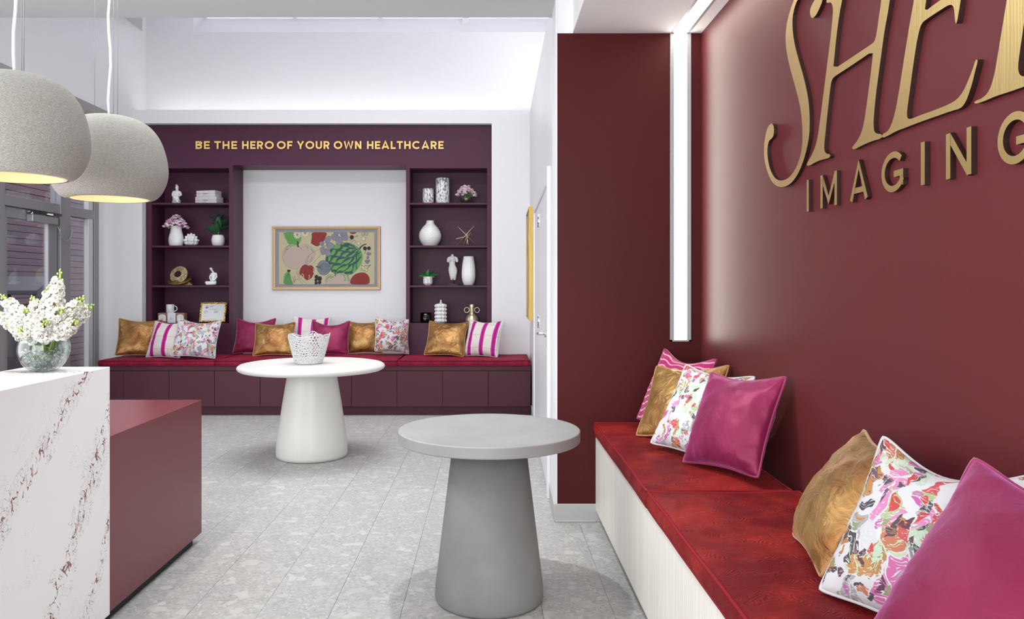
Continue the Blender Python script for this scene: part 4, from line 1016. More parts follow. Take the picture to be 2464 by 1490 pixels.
for i in range(9):
    for j in range(6): ell('black', 1735 + 34 * i + 14 * (j % 2), 1105 + 32 * j, 4, 4, 0, 6)
shape('red', [(1655, 230), (1805, 230), (1780, 265), (1720, 276), (1670, 260)])
shape('green', [(335, 1290), (345, 1130), (370, 1055), (420, 1028), (472, 1038), (486, 1130), (500, 1210), (545, 1290)], 1)
for k in range(6): ln('dkgreen', [(440, 1045), (375 + 22 * k, 1150), (358 + 32 * k, 1275)], (4, 9))
shape('black', [(420, 985), (480, 990), (468, 1035), (414, 1028)], 0)
for q in ([(560, 1260), (545, 1190), (515, 1115)], [(560, 1230), (590, 1160), (615, 1190)], [(550, 1190), (570, 1140), (560, 1105)], [(545, 1240), (520, 1210)]): ln('dkgreen', q, 5)
for q in ([(1710, 400), (1640, 330), (1700, 290)], [(1760, 330), (1835, 292), (1800, 345)], [(1600, 430), (1650, 370), (1690, 440)], [(1700, 440), (1750, 390), (1790, 420), (1760, 470)]): ln('line', q, 5)
ell('black', 1705, 338, 38, 42)
for cx, cy, r in ((1940, 370, 42), (1840, 460, 38)): ell('line', cx, cy, r, r); ell('cream', cx, cy, r - 6, r - 6); ln('line', [(cx - 25, cy - 10), (cx, cy + 15), (cx + 25, cy - 15)], 4)
for cx in (1925, 1995): ell('line', cx, 262, 33, 40); ell('pink', cx, 262, 29, 36)
for cx, cy, r, k in ((1965, 560, 36, 'black'), (2045, 558, 34, 'black'), (2025, 665, 28, 'slate'), (2065, 668, 22, 'slate'), (2022, 745, 25, 'slate'), (1990, 815, 24, 'slate'), (2040, 805, 22, 'slate'), (2015, 845, 20, 'slate')): ell('line', cx, cy, r + 3, r + 3); ell(k, cx, cy, r, r)
ln('line', [(1990, 590), (1955, 675)], 7, 0); ln('line', [(2040, 690), (2035, 740)], 5, 0)
for cx, cy in ((1920, 895), (1915, 960), (1975, 995)): ell('line', cx, cy, 38, 34); ell('cream', cx, cy, 34, 30); ell('green', cx - 8, cy + 4, 20, 16)
ln('line', [(1950, 905), (2030, 910), (2085, 880)], 6); ln('line', [(2000, 975), (2040, 930), (2085, 880)], 6)
pr.build('print', ['print_' + k for k in keys], art)

# narrow gold edged canvas on the passage wall
cv = thing('framed_canvas', 'gold edged abstract canvas on the white passage wall beside the door', 'picture', tuple(RW @ Vector((3.36, 0, 1.61))))
Mc = RW @ Matrix(((1, 0, 0, 3.36), (0, 0, 1, 0), (0, 1, 0, 1.61), (0, 0, 0, 1))); Mc = Matrix.Translation(-Vector(cv.location)) @ Mc
fm = MB(); frame_profile(fm, -.465, .465, -.555, .555, [(0, .001), (0, .058), (.012, .058), (.012, .045)], Mc); fm.build('frame', 'gilt_edge', cv)
MB().box(-.453, .453, -.543, .543, .004, .047, M=Mc).build('canvas', 'canvas', cv)

# ------------------------------------------------------------------ shelf decor
SD = 9.20                                                  # depth of most shelf pieces
def sx_(px, d=SD): return (px - VX) * d / F
def hh(px, d=SD): return px * d / F
SZ = [SH[0], SH[1], SH[2], ZB]
def at(px, shelf, d=SD): return (sx_(px, d), d, SZ[shelf] + .0005)
def skin_fig(name, joints, edges, mat, parent, sub=2):
    me = bpy.data.meshes.new(name); me.from_pydata([j[:3] for j in joints], edges, []); me.materials.append(MAT[mat])
    o = put(name, me, parent)
    sm = o.modifiers.new('skin', 'SKIN'); sm.use_smooth_shade = True
    if not me.skin_vertices: me.attributes.new
    sv = me.skin_vertices[0].data if me.skin_vertices else None
    if sv:
        for i, j in enumerate(joints): sv[i].radius = (j[3], j[3]); sv[i].use_root = (i == 0)
    m = o.modifiers.new('sub', 'SUBSURF'); m.levels = m.render_levels = sub
    return o
def fig_mesh(name, joints, edges, mat, parent, sub=2):
    """grow the figure with a skin modifier and keep the plain mesh"""
    me = bpy.data.meshes.new(name + '_k'); me.from_pydata([j[:3] for j in joints], edges, [])
    o = bpy.data.objects.new(name + '_k', me); COL.objects.link(o)
    bpy.context.view_layer.objects.active = o
    m = o.modifiers.new('skin', 'SKIN'); m.use_smooth_shade = True
    for i, j in enumerate(joints): me.skin_vertices[0].data[i].radius = (j[3], j[3]); me.skin_vertices[0].data[i].use_root = (i == 0)
    s = o.modifiers.new('sub', 'SUBSURF'); s.levels = s.render_levels = sub
    dg = bpy.context.evaluated_depsgraph_get(); dg.update()
    nm = bpy.data.meshes.new_from_object(o.evaluated_get(dg)); nm.name = name
    bpy.data.objects.remove(o); bpy.data.meshes.remove(me)
    nm.materials.clear(); nm.materials.append(MAT[mat])
    for p in nm.polygons: p.use_smooth = True
    return put(name, nm, parent)

# seated figurine hugging its knees (front view, height .23)
t = thing('seated_figurine', 'white figurine of a woman with a hair bun hugging her knees', 'figurine', at(426, 0))
J = [(-.012, .02, .045, .042), (-.014, .018, .10, .034), (-.010, .012, .140, .036), (-.004, .008, .165, .016), (.0, -.002, .195, .024), (.002, -.004, .212, .018), (-.010, .014, .226, .012),
     (-.048, .012, .146, .016), (-.052, -.004, .105, .013), (-.030, -.035, .082, .010), (.005, -.048, .088, .009),
     (.034, .010, .140, .016), (.056, -.01, .105, .012), (.030, -.042, .094, .010), (.0, -.05, .098, .009),
     (-.024, -.010, .040, .026), (-.016, -.045, .088, .019), (.006, -.040, .045, .015), (.030, -.040, .012, .011), (.048, -.052, .009, .008),
     (.010, -.008, .040, .026), (.018, -.048, .085, .018), (.026, -.040, .040, .014), (.022, -.052, .010, .010)]
E = [(0, 1), (1, 2), (2, 3), (3, 4), (4, 5), (5, 6), (2, 7), (7, 8), (8, 9), (9, 10), (2, 11), (11, 12), (12, 13), (13, 14), (0, 15), (15, 16), (16, 17), (17, 18), (18, 19), (0, 20), (20, 21), (21, 22), (22, 23)]
fig_mesh('body', J, E, 'ceramic', t)
MB().ball((-.011, .012, .226), .0125, 12, 8).build('hair_bun', 'ceramic', t)
MB().loft([(-.015, .02, 0, .050, .042), (-.015, .02, .03, .050, .042), (-.014, .02, .055, .042, .036)], 20).build('base', 'ceramic', t)
# keepsake boxes
def keep_box(label, px0, px1, shelf, h, z=0, pull=True):
    w_ = hh(px1 - px0); t = thing('keepsake_box', label, 'box', (sx_((px0 + px1) / 2 + 4), SD + .02, SZ[shelf] + z + .0005), R(-14), 'stacked keepsake boxes')
    w_ *= .80
    MB().box(-w_ / 2, w_ / 2, -.07, .07, 0, h * .52).build('box_body', 'shagreen', t, .0015)
    MB().box(-w_ / 2, w_ / 2, -.07, .07, h * .54, h).build('lid', 'shagreen', t, .0015)
    MB().box(-.035, .035, -.078, -.070, h * .50, h * .55).build('pull', 'copper_pull', t, .001)
keep_box('lower and larger white box of the two stacked on the left bookcase', 462, 534, 0, .083)
keep_box('smaller white box on top of the other one in the left bookcase', 466, 529, 0, .073, .0835)

# hip shaped vase with pink flowers
t = thing('torso_vase', 'white vase shaped like hips holding pink flowers', 'vase', at(424, 1))
MB().loft([(0, 0, 0, .072, .06), (0, 0, .006, .078, .064), (0, 0, .03, .085, .068), (0, 0, .065, .090, .070), (0, 0, .095, .089, .069), (0, 0, .13, .081, .063), (0, 0, .165, .070, .056), (0, 0, .20, .064, .052), (0, 0, .235, .064, .053), (0, 0, .240, .062, .051), (0, 0, .238, .055, .044), (0, 0, .2, .05, .04)], 40).build('body', 'glaze_white', t)
n_ = MB(); n_.ball((-.018, -.068, .105), .010, 10, 6, sc=(1, .7, 1)); n_.tube([(-.018 + .022 * math.cos(a), -.066, .105 + .022 * math.sin(a)) for a in [2 * PI * i / 16 for i in range(16)]], .004, 6, closed=True)
n_.build('navel_relief', 'glaze_white', t)
def posy(name, label, loc, spread, count, mat, r, seed, flat=.5, group=None, drop=.03):
    t = thing(name, label, 'flowers', loc, 0, group); rnd = random.Random(seed)
    st = MB(); ms = {m: MB() for m in mat}
    for i in range(count):
        a = rnd.uniform(0, 2 * PI); q = math.sqrt(rnd.uniform(0, 1)); x, y = spread * q * math.cos(a), spread * .62 * q * math.sin(a)
        z = .06 + flat * spread * (1 - q * q) + rnd.uniform(-.014, .014) - drop * q
        m = rnd.choice(mat); rr = r * rnd.uniform(.75, 1.15)
        for k in range(6):
            b = 2 * PI * k / 6 + a
            ms[m].ball((x + rr * .62 * math.cos(b), y + rr * .62 * math.sin(b), z + rr * .25 * math.sin(b * 2)), rr * .55, 6, 4, sc=(1, 1, .75))
        ms[m].ball((x, y - rr * .3, z + rr * .2), rr * .55, 6, 4)
        if i % 4 == 0: st.tube([(0, 0, -.06), (x * .35, y * .35, .0), (x, y, z)], .002, 5)
    st.build('stem', 'stem_green', t)
    for m in mat: tag(ms[m].build('blossoms', m, t), kind='stuff')
    return t
posy('pink_flowers', 'dense pink and lilac flowers in the white hip shaped vase', (sx_(424), SD - .01, SZ[1] + .222), .150, 150, ('petal_pink', 'petal_blush', 'petal_lilac', 'petal_pink'), .0175, 5, .55, None, .062)

# lotus bud ornament
t = thing('lotus_ornament', 'white matte lotus bud ornament beside the hip shaped vase', 'ornament', tuple(Vector(at(460, 1, 9.16)) + Vector((0, 0, .007)))); rnd = random.Random(2)
MB().loft([(0, 0, 0, .05, .05), (0, 0, .04, .06, .06), (0, 0, .09, .05, .05), (0, 0, .125, .02, .02)], 16).build('core', 'matte_ceramic', t)
for z, rad, n, s, tilt in ((.024, .052, 10, .025, 6), (.056, .062, 10, .027, 12), (.090, .050, 8, .026, 30), (.115, .028, 5, .022, 55), (.125, 0, 1, .022, 90)):
    for k in range(n):
        a = 2 * PI * (k + .5 * (n % 3)) / n
        M = Matrix.Translation((rad * math.cos(a), rad * math.sin(a), z)) @ Matrix.Rotation(a, 4, 'Z') @ Matrix.Rotation(R(90 - tilt), 4, 'Y')
        MB().lathe([(s * .7, -.012), (s, 0), (s * .8, s * .45), (s * .35, s * .9), (.002, s * 1.15)], 8, M=M).build('petal', 'matte_ceramic', t)

def leaf(L_, W_, curl=.25, fold=.18):
    m = MB(); vs = []; fs = []; n = 8
    for i in range(n + 1):
        s = i / n; wv = W_ * math.sin(PI * min(1, s * .97 + .03)) ** .8 * (1 - .25 * s) * .5 + .0006
        z = -curl * L_ * s * s
        vs += [(-wv, L_ * s, z + fold * wv), (0, L_ * s, z), (wv, L_ * s, z + fold * wv)]
    for i in range(n):
        for k in (0, 1): fs.append((i * 3 + k, i * 3 + k + 1, (i + 1) * 3 + k + 1, (i + 1) * 3 + k))
    return m.add(vs, fs, 0, True)
def place_leaf(mesh, parent, o, az, el, roll=0, s=1.0):
    ob = put('leaf', mesh, parent)
    ob.matrix_local = Matrix.Translation(o) @ Matrix.Rotation(R(az), 4, 'Z') @ Matrix.Rotation(R(el), 4, 'X') @ Matrix.Rotation(R(roll), 4, 'Y') @ Matrix.Scale(s, 4)
    return ob
# rubber plant in white dimpled pot
t = thing('potted_plant', 'rubber plant with broad dark leaves in a white diamond relief pot', 'plant', at(525, 1))
MB().lathe([(.02, 0), (.055, 0), (.060, .006)] + [(.060 + .020 * math.sin(PI * (.12 + .80 * i / 13)) ** 1.0 - .004, .012 + .118 * i / 13) for i in range(14)] + [(.066, .132), (.060, .132), (.058, .118), (.02, .118)], 60,
           fn=lambda a, r, z: r + (.0016 * math.sin(a * 20 + z * 420) * math.sin(a * 20 - z * 420) if .012 < z < .125 and r > .062 else 0)).build('pot', 'matte_ceramic', t)
MB().lathe([(.001, .112), (.058, .112), (.05, .120), (.001, .122)], 20).build('soil', 'soil', t)
MB().tube([(0, 0, .115), (.005, 0, .19), (.016, 0, .27), (.02, 0, .33)], .006, 8).build('stem', 'stem_green', t)
lm = leaf(.16, .085).mesh('leaf', ['leaf_dark'])
for az_, el_, z_, rl, s_ in ((95, 26, .16, 55, 1.15), (60, 48, .20, 35, 1.0), (75, 55, .24, 40, 1.2), (-80, 38, .18, -30, .95), (-70, 55, .22, -50, 1.0), (165, 50, .16, 170, 1.05), (180, 62, .19, 178, 1.1), (-150, 66, .22, -165, .95), (20, 70, .26, 10, 1.1), (140, 72, .26, 140, .9), (-40, 72, .27, -30, 1.0), (110, 42, .18, 70, .8)):
    place_leaf(lm, t, (.006 + z_ * .03, 0, z_), az_, el_, rl, s_ * .92)

# gold ribbon knot sculpture
t = thing('ribbon_sculpture', 'hammered gold sculpture of two interlocked ribbon rings', 'sculpture', at(432, 2))
def ribbon(c, rx, ry, wd, th, M, a0=0, a1=360, tw=0.0):
    m = MB(); n = 48; vs = []; fs = []; k = 1 if a1 - a0 < 360 else 0
    for i in range(n + 1):
        s = i / n; a = R(a0 + (a1 - a0) * s); d = Vector((math.cos(a), math.sin(a), 0)); p = Vector((rx * d.x, ry * d.y, 0))
        f = wd * (1 + .25 * math.sin(a + 2)); q = d * math.cos(tw * math.sin(a)) + Vector((0, 0, 1)) * math.sin(tw * math.sin(a)); nz = q.cross(Vector((-d.y, d.x, 0)))
        for u, v in ((-1, -1), (1, -1), (1, 1), (-1, 1)): vs.append(tuple(p + q * (u * f / 2) + nz * (v * th / 2)))
    for i in range(n):
        for j in range(4): fs.append((i * 4 + j, i * 4 + (j + 1) % 4, (i + 1) * 4 + (j + 1) % 4, (i + 1) * 4 + j))
    return m.add(vs, fs, 0, False, M)
ribbon(None, .080, .072, .066, .016, Matrix.Translation((.0, -.03, .130)) @ Matrix.Rotation(R(-12), 4, 'Z') @ Matrix.Rotation(R(72), 4, 'X')).build('upright_ring', 'hammered_gold', t, .002)
ribbon(None, .108, .078, .066, .020, Matrix.Translation((-.005, 0, .066)) @ Matrix.Rotation(R(-6), 4, 'Y') @ Matrix.Rotation(R(26), 4, 'X'), tw=.45).build('lying_ring', 'dark_bronze', t, .002)
MB().prism([(.045, 0), (.165, 0), (.14, .03), (.09, .085), (.06, .08)], -.03, .03, M=Ma).build('tail', 'dark_bronze', t, .004)

# meditating figurine
t = thing('seated_figurine', 'white cross legged figurine looking down', 'figurine', at(509, 2))
J = [(.022, .01, .030, .032), (.026, .008, .075, .024), (.026, .006, .125, .030), (.022, .004, .152, .012), (.006, -.004, .180, .012), (-.004, -.010, .200, .023), (-.002, -.008, .214, .016),
     (-.004, -.002, .138, .013), (-.014, -.020, .095, .009), (.004, -.040, .062, .008), (.020, -.045, .056, .008),
     (.056, .002, .140, .014), (.068, -.012, .098, .010), (.046, -.040, .062, .009), (.028, -.046, .054, .008),
     (-.012, -.020, .028, .022), (-.062, -.030, .034, .018), (-.030, -.052, .018, .013), (.020, -.056, .014, .010),
     (.050, -.018, .026, .024), (.062, -.045, .022, .016), (.010, -.062, .016, .012), (-.050, -.050, .014, .011)]
E = [(0, 1), (1, 2), (2, 3), (3, 4), (4, 5), (5, 6), (2, 7), (7, 8), (8, 9), (9, 10), (2, 11), (11, 12), (12, 13), (13, 14), (0, 15), (15, 16), (16, 17), (17, 18), (0, 19), (19, 20), (20, 21), (21, 22)]
fig_mesh('body', J, E, 'ceramic', t)

# mug on gift boxes
def gift(label, px0, px1, mat, lab, h=.118):
    t = thing('gift_box', label, 'box', at((px0 + px1) / 2, 3, 9.16)); w_ = hh(px1 - px0, 9.12) / 2 - .002
    MB().box(-w_, w_, -.04, .05, 0, h).build('carton', mat, t, .001)
    x = w_ * .82
    pts = [(-x, .022), (x, .022)] + [(x * math.cos(R(a)), .075 + .026 * math.sin(R(a))) for a in range(0, 181, 15)] if lab else [(-x, .012), (x, .012), (x, h - .012), (-x, h - .012)]
    MB().prism(pts, .0402, .0408, M=Ma).build('printed_label', 'box_label' if lab else 'paper', t)
    tx = MB()
    for i, (w2, z) in enumerate(((.3, .07), (.5, .052), (.4, .045), (.3, .036))): tx.box(-x * w2, x * w2, -.0412, -.0409, z, z + .0022)
    tx.build('print', 'print_grey', t)
gift('brown gift box with white label at the left of three under the mug', 383, 405, 'kraft', 1)
gift('white printed gift box in the middle of three under the mug', 405.5, 426, 'paper', 0)
gift('brown gift box with white label at the right of three under the mug', 426.5, 447, 'kraft', 1)
t = thing('mug', 'white mug with faint lettering standing on the gift boxes', 'mug', (sx_(408, 9.15), 9.17, ZB + .119))
MB().lathe([(.001, 0), (.040, 0), (.045, .004), (.046, .098), (.044, .100), (.042, .098), (.041, .008), (.001, .006)], 40, cap=False).build('cup', 'ceramic', t)
MB().tube([(.044, 0, .082)] + [(.046 + .036 * math.sin(R(a)), 0, .050 + .032 * math.cos(R(a))) for a in range(10, 171, 16)] + [(.044, 0, .018)], .0055, 8).build('handle', 'ceramic', t)
tx = MB(); rnd = random.Random(4)
for j in range(4):
    for i in range(7):
        a = -90 + (i - 3) * 13 + rnd.uniform(-3, 3); c_, s_ = math.cos(R(a)), math.sin(R(a)); z = .030 + j * .014
        if rnd.random() < .75: tx.tube([(.0464 * c_, .0464 * s_, z + rnd.uniform(0, .008)), (.0464 * math.cos(R(a + 5)), .0464 * math.sin(R(a + 5)), z + rnd.uniform(0, .009)), (.0464 * math.cos(R(a + 9)), .0464 * math.sin(R(a + 9)), z + rnd.uniform(0, .008))], .0006, 4)
tx.build('lettering', 'print_grey', t)

# gold nugget photo frame with a certificate
t = thing('photo_frame', 'gold nugget edged frame holding a printed certificate', 'frame', at(514, 3, 9.20)); rnd = random.Random(9)
Mf = Matrix.Rotation(R(6), 4, 'Z') @ Matrix.Translation((0, -.02, .125)) @ Matrix.Rotation(R(-14), 4, 'X') @ Matrix(((1, .05, 0, 0), (0, 0, -1, 0), (0, 1, 0, 0), (0, 0, 0, 1)))
MB().box(-.150, .150, -.120, .120, -.008, .004, M=Mf).build('backing', 'nugget_gold', t)
nb = bmesh.new(); bmesh.ops.create_icosphere(nb, subdivisions=1, radius=.0145); nmesh = bpy.data.meshes.new('nugget'); nb.to_mesh(nmesh); nb.free(); nmesh.materials.append(MAT['nugget_gold'])
spots = [(-.142 + .0218 * i, s * .112) for i in range(14) for s in (-1, 1)] + [(s * .142, -.090 + .0225 * i) for i in range(9) for s in (-1, 1)]
for x, y in spots:
    o = put('nugget', nmesh, t); o.matrix_local = Mf @ Matrix.Translation((x + rnd.uniform(-.003, .003), y + rnd.uniform(-.004, .004), .008)) @ Matrix.Rotation(rnd.uniform(0, 6), 4, (rnd.random(), rnd.random(), rnd.random() + .1)) @ Matrix.Diagonal((rnd.uniform(.75, 1.1), rnd.uniform(.7, 1.1), .8, 1))
ct = MB().box(-.128, .128, -.098, .098, .004, .006, M=Mf).build('certificate', 'paper', t)
tx = MB()
for x0, x1, y in ((-.045, .0, .075), (-.045, -.008, .069), (-.045, -.012, .063), (-.05, .055, .034), (-.105, -.06, .014), (-.105, -.055, .004), (-.105, -.06, -.008), (-.105, -.075, -.018), (.01, .06, .014), (.01, .055, .006), (.01, .06, -.002), (.01, .055, -.010), (-.06, .04, -.085), (-.10, -.07, -.05)): tx.box(x0, x1, y - .0014, y + .0014, .0062, .0066, M=Mf)
tx.build('print', 'print_grey', ct)
em = MB(); em.prism(arc(-.078, .062, .021, .021, 0, 360, 20)[:-1], .0062, .0066, 0, M=Mf); em.prism(arc(-.078, .062, .018, .018, 0, 360, 20)[:-1], .0066, .0068, 1, M=Mf)
em.prism([(-.092, .058), (-.078, .044), (-.064, .058), (-.070, .066), (-.078, .060), (-.086, .066)], .0068, .0070, 2, M=Mf); em.prism([(-.083, .066), (-.073, .066), (-.073, .074), (-.083, .074)], .0068, .0070, 0, M=Mf)
em.build('emblem', ['print_grey', 'paper', 'emblem_pink'], ct)

# hurricane glasses with candles
def hurricane(label, px, r, h, cr, chh):
    t = thing('hurricane_glass', label, 'candle holder', at(px, 0)); 
    MB().lathe([(.001, 0), (r * .90, 0), (r * .97, .010), (r, .03), (r, h), (r - .004, h), (r - .004, .03), (r * .85, .008), (.001, .008)], 40, cap=False).build('glass', 'speckled_glass', t)
    c = thing('pillar_candle', 'white pillar candle inside the ' + ('short' if h < .25 else 'tall') + ' speckled glass', 'candle', (sx_(px), SD, SZ[0] + .0095), 0, 'candles in speckled glasses')
    MB().lathe([(.001, 0), (cr, 0), (cr, chh - .004), (cr - .004, chh), (.001, chh)], 28).build('wax_body', 'wax', c)
    MB().tube([(0, 0, chh - .002), (.001, 0, chh + .012)], .001, 5).build('wick', 'black_metal', c)
hurricane('short white speckled glass candle holder on the top right shelf', 1030.5, .066, .182, .040, .105)
hurricane('tall white speckled glass candle holder on the top right shelf', 1065, .083, .306, .046, .155)
# glass bowl of blush flowers
t = thing('glass_bowl', 'small clear glass bowl of blush flowers on the top right shelf', 'vase', at(1123, 0))
gb = [(.001, 0), (.035, 0), (.058, .012), (.073, .040), (.075, .062), (.066, .088), (.050, .104), (.047, .104), (.063, .086), (.071, .060), (.069, .042), (.055, .016), (.001, .006)]
MB().lathe(gb, 36, cap=False).build('bowl', 'bowl_glass', t)
posy('blush_flowers', 'blush pink hydrangea heads in the small clear glass bowl', (sx_(1122), SD, SZ[0] + .088), .118, 80, ('petal_blush', 'petal_blush', 'petal_pink'), .019, 8, .62, None, .045)
lf = thing('loose_leaf', 'single dark green leaf among the blush flowers in the glass bowl', 'leaf', (sx_(1126), SD - .085, SZ[0] + .09)); lmb = leaf(.09, .06).mesh('leaf', ['leaf_dark']); place_leaf(lmb, lf, (-.03, 0, 0), -60, 35, 30)

# faceted round vase
t = thing('faceted_vase', 'white round bottle vase with a faceted pearl surface', 'vase', at(1035, 1))
pf = []
for i in range(53):
    s = i / 52; z = .245 * s
    pf.append((.062 + (.134 - .062) * math.sin(PI * (.06 + .90 * s)) ** .9, z))
pf += [(.062, .255), (.050, .272), (.046, .285), (.046, .305), (.042, .305), (.040, .28)]
MB().lathe([(.001, 0)] + pf, 96, cap=False, fn=lambda a, r, z: r * (1 + (.034 * (abs(math.sin(a * 12 + (int(z / .0188) % 2) * PI / 2)) * abs(math.sin(z * PI / .0188))) ** .5 - .02 if r > .055 else 0))).build('body', 'pearl', t)
# gold sputnik star
t = thing('starburst_ornament', 'thin gold rod starburst ornament on the right bookcase', 'ornament', at(1122, 1, 9.18))
k_ = 9.18 / F; c0 = (1125, 563)
for (xa, ya), (xb, yb), ya_, yb_ in (((1102, 542), (1147, 587), -.02, .0), ((1141, 540), (1097, 587.5), -.03, .02), ((1098, 572), (1147, 557.5), -.07, .05), ((1119, 541), (1127, 586), .06, -.06), ((1129, 548), (1114, 587.5), .05, .05), ((1133, 558), (1116, 571), -.10, .09), ((1125.5, 545), (1123, 586), .09, .01)):
    P = lambda x, y, d: ((x - 1122) * k_, d, (587.6 - y) * k_ + .003)
    MB().tube([P(xa, ya, ya_), P(xb, yb, yb_)], .0032, 8).build('rod', 'champagne', t)

# small plant in marbled pot
t = thing('potted_plant', 'small green plant in a marbled white pot', 'plant', at(1029.5, 2))
MB().lathe([(.001, 0), (.036, 0), (.056, .022), (.058, .104), (.053, .104), (.050, .09), (.001, .09)], 12, smooth=False).build('pot', 'marble_glaze', t)
MB().lathe([(.001, .086), (.051, .086), (.04, .094), (.001, .096)], 16).build('soil', 'soil', t)
lm = leaf(.115, .042, .45, .25).mesh('leaf', ['leaf_mid'])
for az_, el_, s_, rl in ((85, 40, 1.0, 40), (60, 55, .95, 25), (100, 20, 1.0, 60), (-70, 48, 1.0, -30), (-85, 30, 1.15, -50), (-110, 15, .9, -60), (20, 70, .9, 0), (170, 60, .8, 160), (-30, 62, 1.0, -10), (125, 45, .8, 100), (-140, 40, .9, -120), (0, 85, .9, 0)):
    place_leaf(lm, t, (0, 0, .095), az_, el_, rl, s_)
# classical torso on black stand
t = thing('torso_sculpture', 'white headless female torso on a thin black stand', 'sculpture', at(1089, 2))
B_ = MB()
B_.loft([(.006, 0, .075, .020, .018), (.006, 0, .085, .028, .026), (.006, 0, .11, .036, .030), (.004, 0, .15, .049, .038), (.002, 0, .185, .053, .042), (.0, 0, .215, .047, .038), (-.003, 0, .240, .037, .030), (-.005, 0, .262, .034, .028), (-.006, 0, .285, .041, .032), (-.005, 0, .31, .048, .034), (-.004, 0, .330, .050, .030), (-.003, 0, .345, .034, .022), (-.002, 0, .352, .017, .016), (-.002, 0, .368, .0155, .0155), (-.002, 0, .372, .013, .013)], 28)
for s in (-1, 1): B_.ball((-.004 + s * .021, -.030, .300), .0165, 12, 8)
for s in (-1, 1): B_.loft([(s * .052, 0, .276, .010, .012), (s * .054, 0, .283, .015, .017), (s * .050, 0, .31, .019, .020), (s * .042, 0, .335, .016, .017), (s * .030, 0, .345, .01, .012)], 14)
B_.build('torso', 'bisque', t)
lg = MB(); 
for s in (-1, 1): lg.loft([(.006 + s * .016, 0, .062, .010, .012), (.006 + s * .017, 0, .068, .016, .018), (.005 + s * .019, 0, .11, .021, .024), (.003 + s * .022, 0, .16, .028, .034)], 16)
lg.build('thighs', 'bisque', t)
MB().tube([(.018, 0, .018), (.018, 0, .075)], .005, 10).build('rod', 'black_metal', t)
MB().box(-.045, .060, -.035, .035, 0, .020).build('stand_base', 'black_metal', t, .001)
# ribbed vase
t = thing('ribbed_vase', 'tall white vase with vertical fluted ribs', 'vase', at(1127.5, 2))
MB().lathe([(.001, 0), (.050, 0), (.060, .01), (.074, .05), (.083, .10), (.084, .15), (.081, .20), (.074, .26), (.064, .32), (.060, .345), (.055, .349), (.052, .34), (.06, .28), (.001, .28)], 120, cap=False,
           fn=lambda a, r, z: r * (1 - .055 * abs(math.sin(a * 15)) ** 1.0) if r > .045 else r).build('body', 'ceramic', t)
# green glass candle
t = thing('glass_candle', 'dark green glass candle on the bottom right shelf', 'candle', at(1024.5, 3))
MB().lathe([(.001, 0), (.060, 0), (.066, .008), (.066, .118), (.063, .118), (.062, .012), (.001, .010)], 36, cap=False).build('glass', 'green_glass', t)
MB().lathe([(.001, .0115), (.0605, .0115), (.0605, .080), (.001, .080)], 30).build('wax', 'dark_green_wax', t)
MB().tube([(0, 0, .078), (.001, 0, .095)], .0012, 5).build('wick', 'paper', t)
# bubble candle
t = thing('bubble_candle', 'white candle of stacked rows of pointed bubbles', 'candle', at(1060.5, 3, 9.17))
MB().lathe([(.001, 0), (.056, 0), (.060, .01), (.060, .215), (.05, .226), (.03, .230), (.001, .232)], 28).build('core', 'matte_ceramic', t)
bmh = MB().lathe([(.024, -.006), (.0235, .004), (.018, .013), (.009, .019), (.001, .022)], 10, cap=False).mesh('bubble', ['matte_ceramic'])
for j in range(5):
    for k in range(10):
        a = 2 * PI * (k + .0) / 10 - PI / 2
        o = put('bubble', bmh, t); o.matrix_local = Matrix.Translation((.056 * math.cos(a), .056 * math.sin(a), .024 + j * .044)) @ Matrix.Rotation(a, 4, 'Z') @ Matrix.Rotation(R(90), 4, 'Y')
wk = MB(); wk.lathe([(.020, .228), (.014, .240), (.010, .250), (.011, .262), (.006, .274), (.001, .276)], 14, M=Matrix.Translation((.001, 0, 0)) @ Matrix.Rotation(R(0), 4, 'Y')); wk.build('tip', 'matte_ceramic', t)
# gold vase with ring handles
t = thing('ring_handle_vase', 'champagne gold vase with two ring handles', 'vase', at(1135.5, 3))
MB().lathe([(.001, 0), (.070, 0), (.078, .012), (.079, .03), (.072, .058), (.055, .082), (.035, .10), (.027, .115), (.029, .14), (.034, .19), (.034, .215), (.031, .217), (.029, .21), (.02, .12), (.001, .12)], 14, smooth=False, cap=False).build('body', 'champagne', t)
for s in (-1, 1): MB().tube([(s * .061 + .029 * math.cos(a), 0, .150 + .031 * math.sin(a)) for a in [2 * PI * i / 24 for i in range(24)]], .0048, 8, closed=True).build('ring_handle', 'champagne', t)

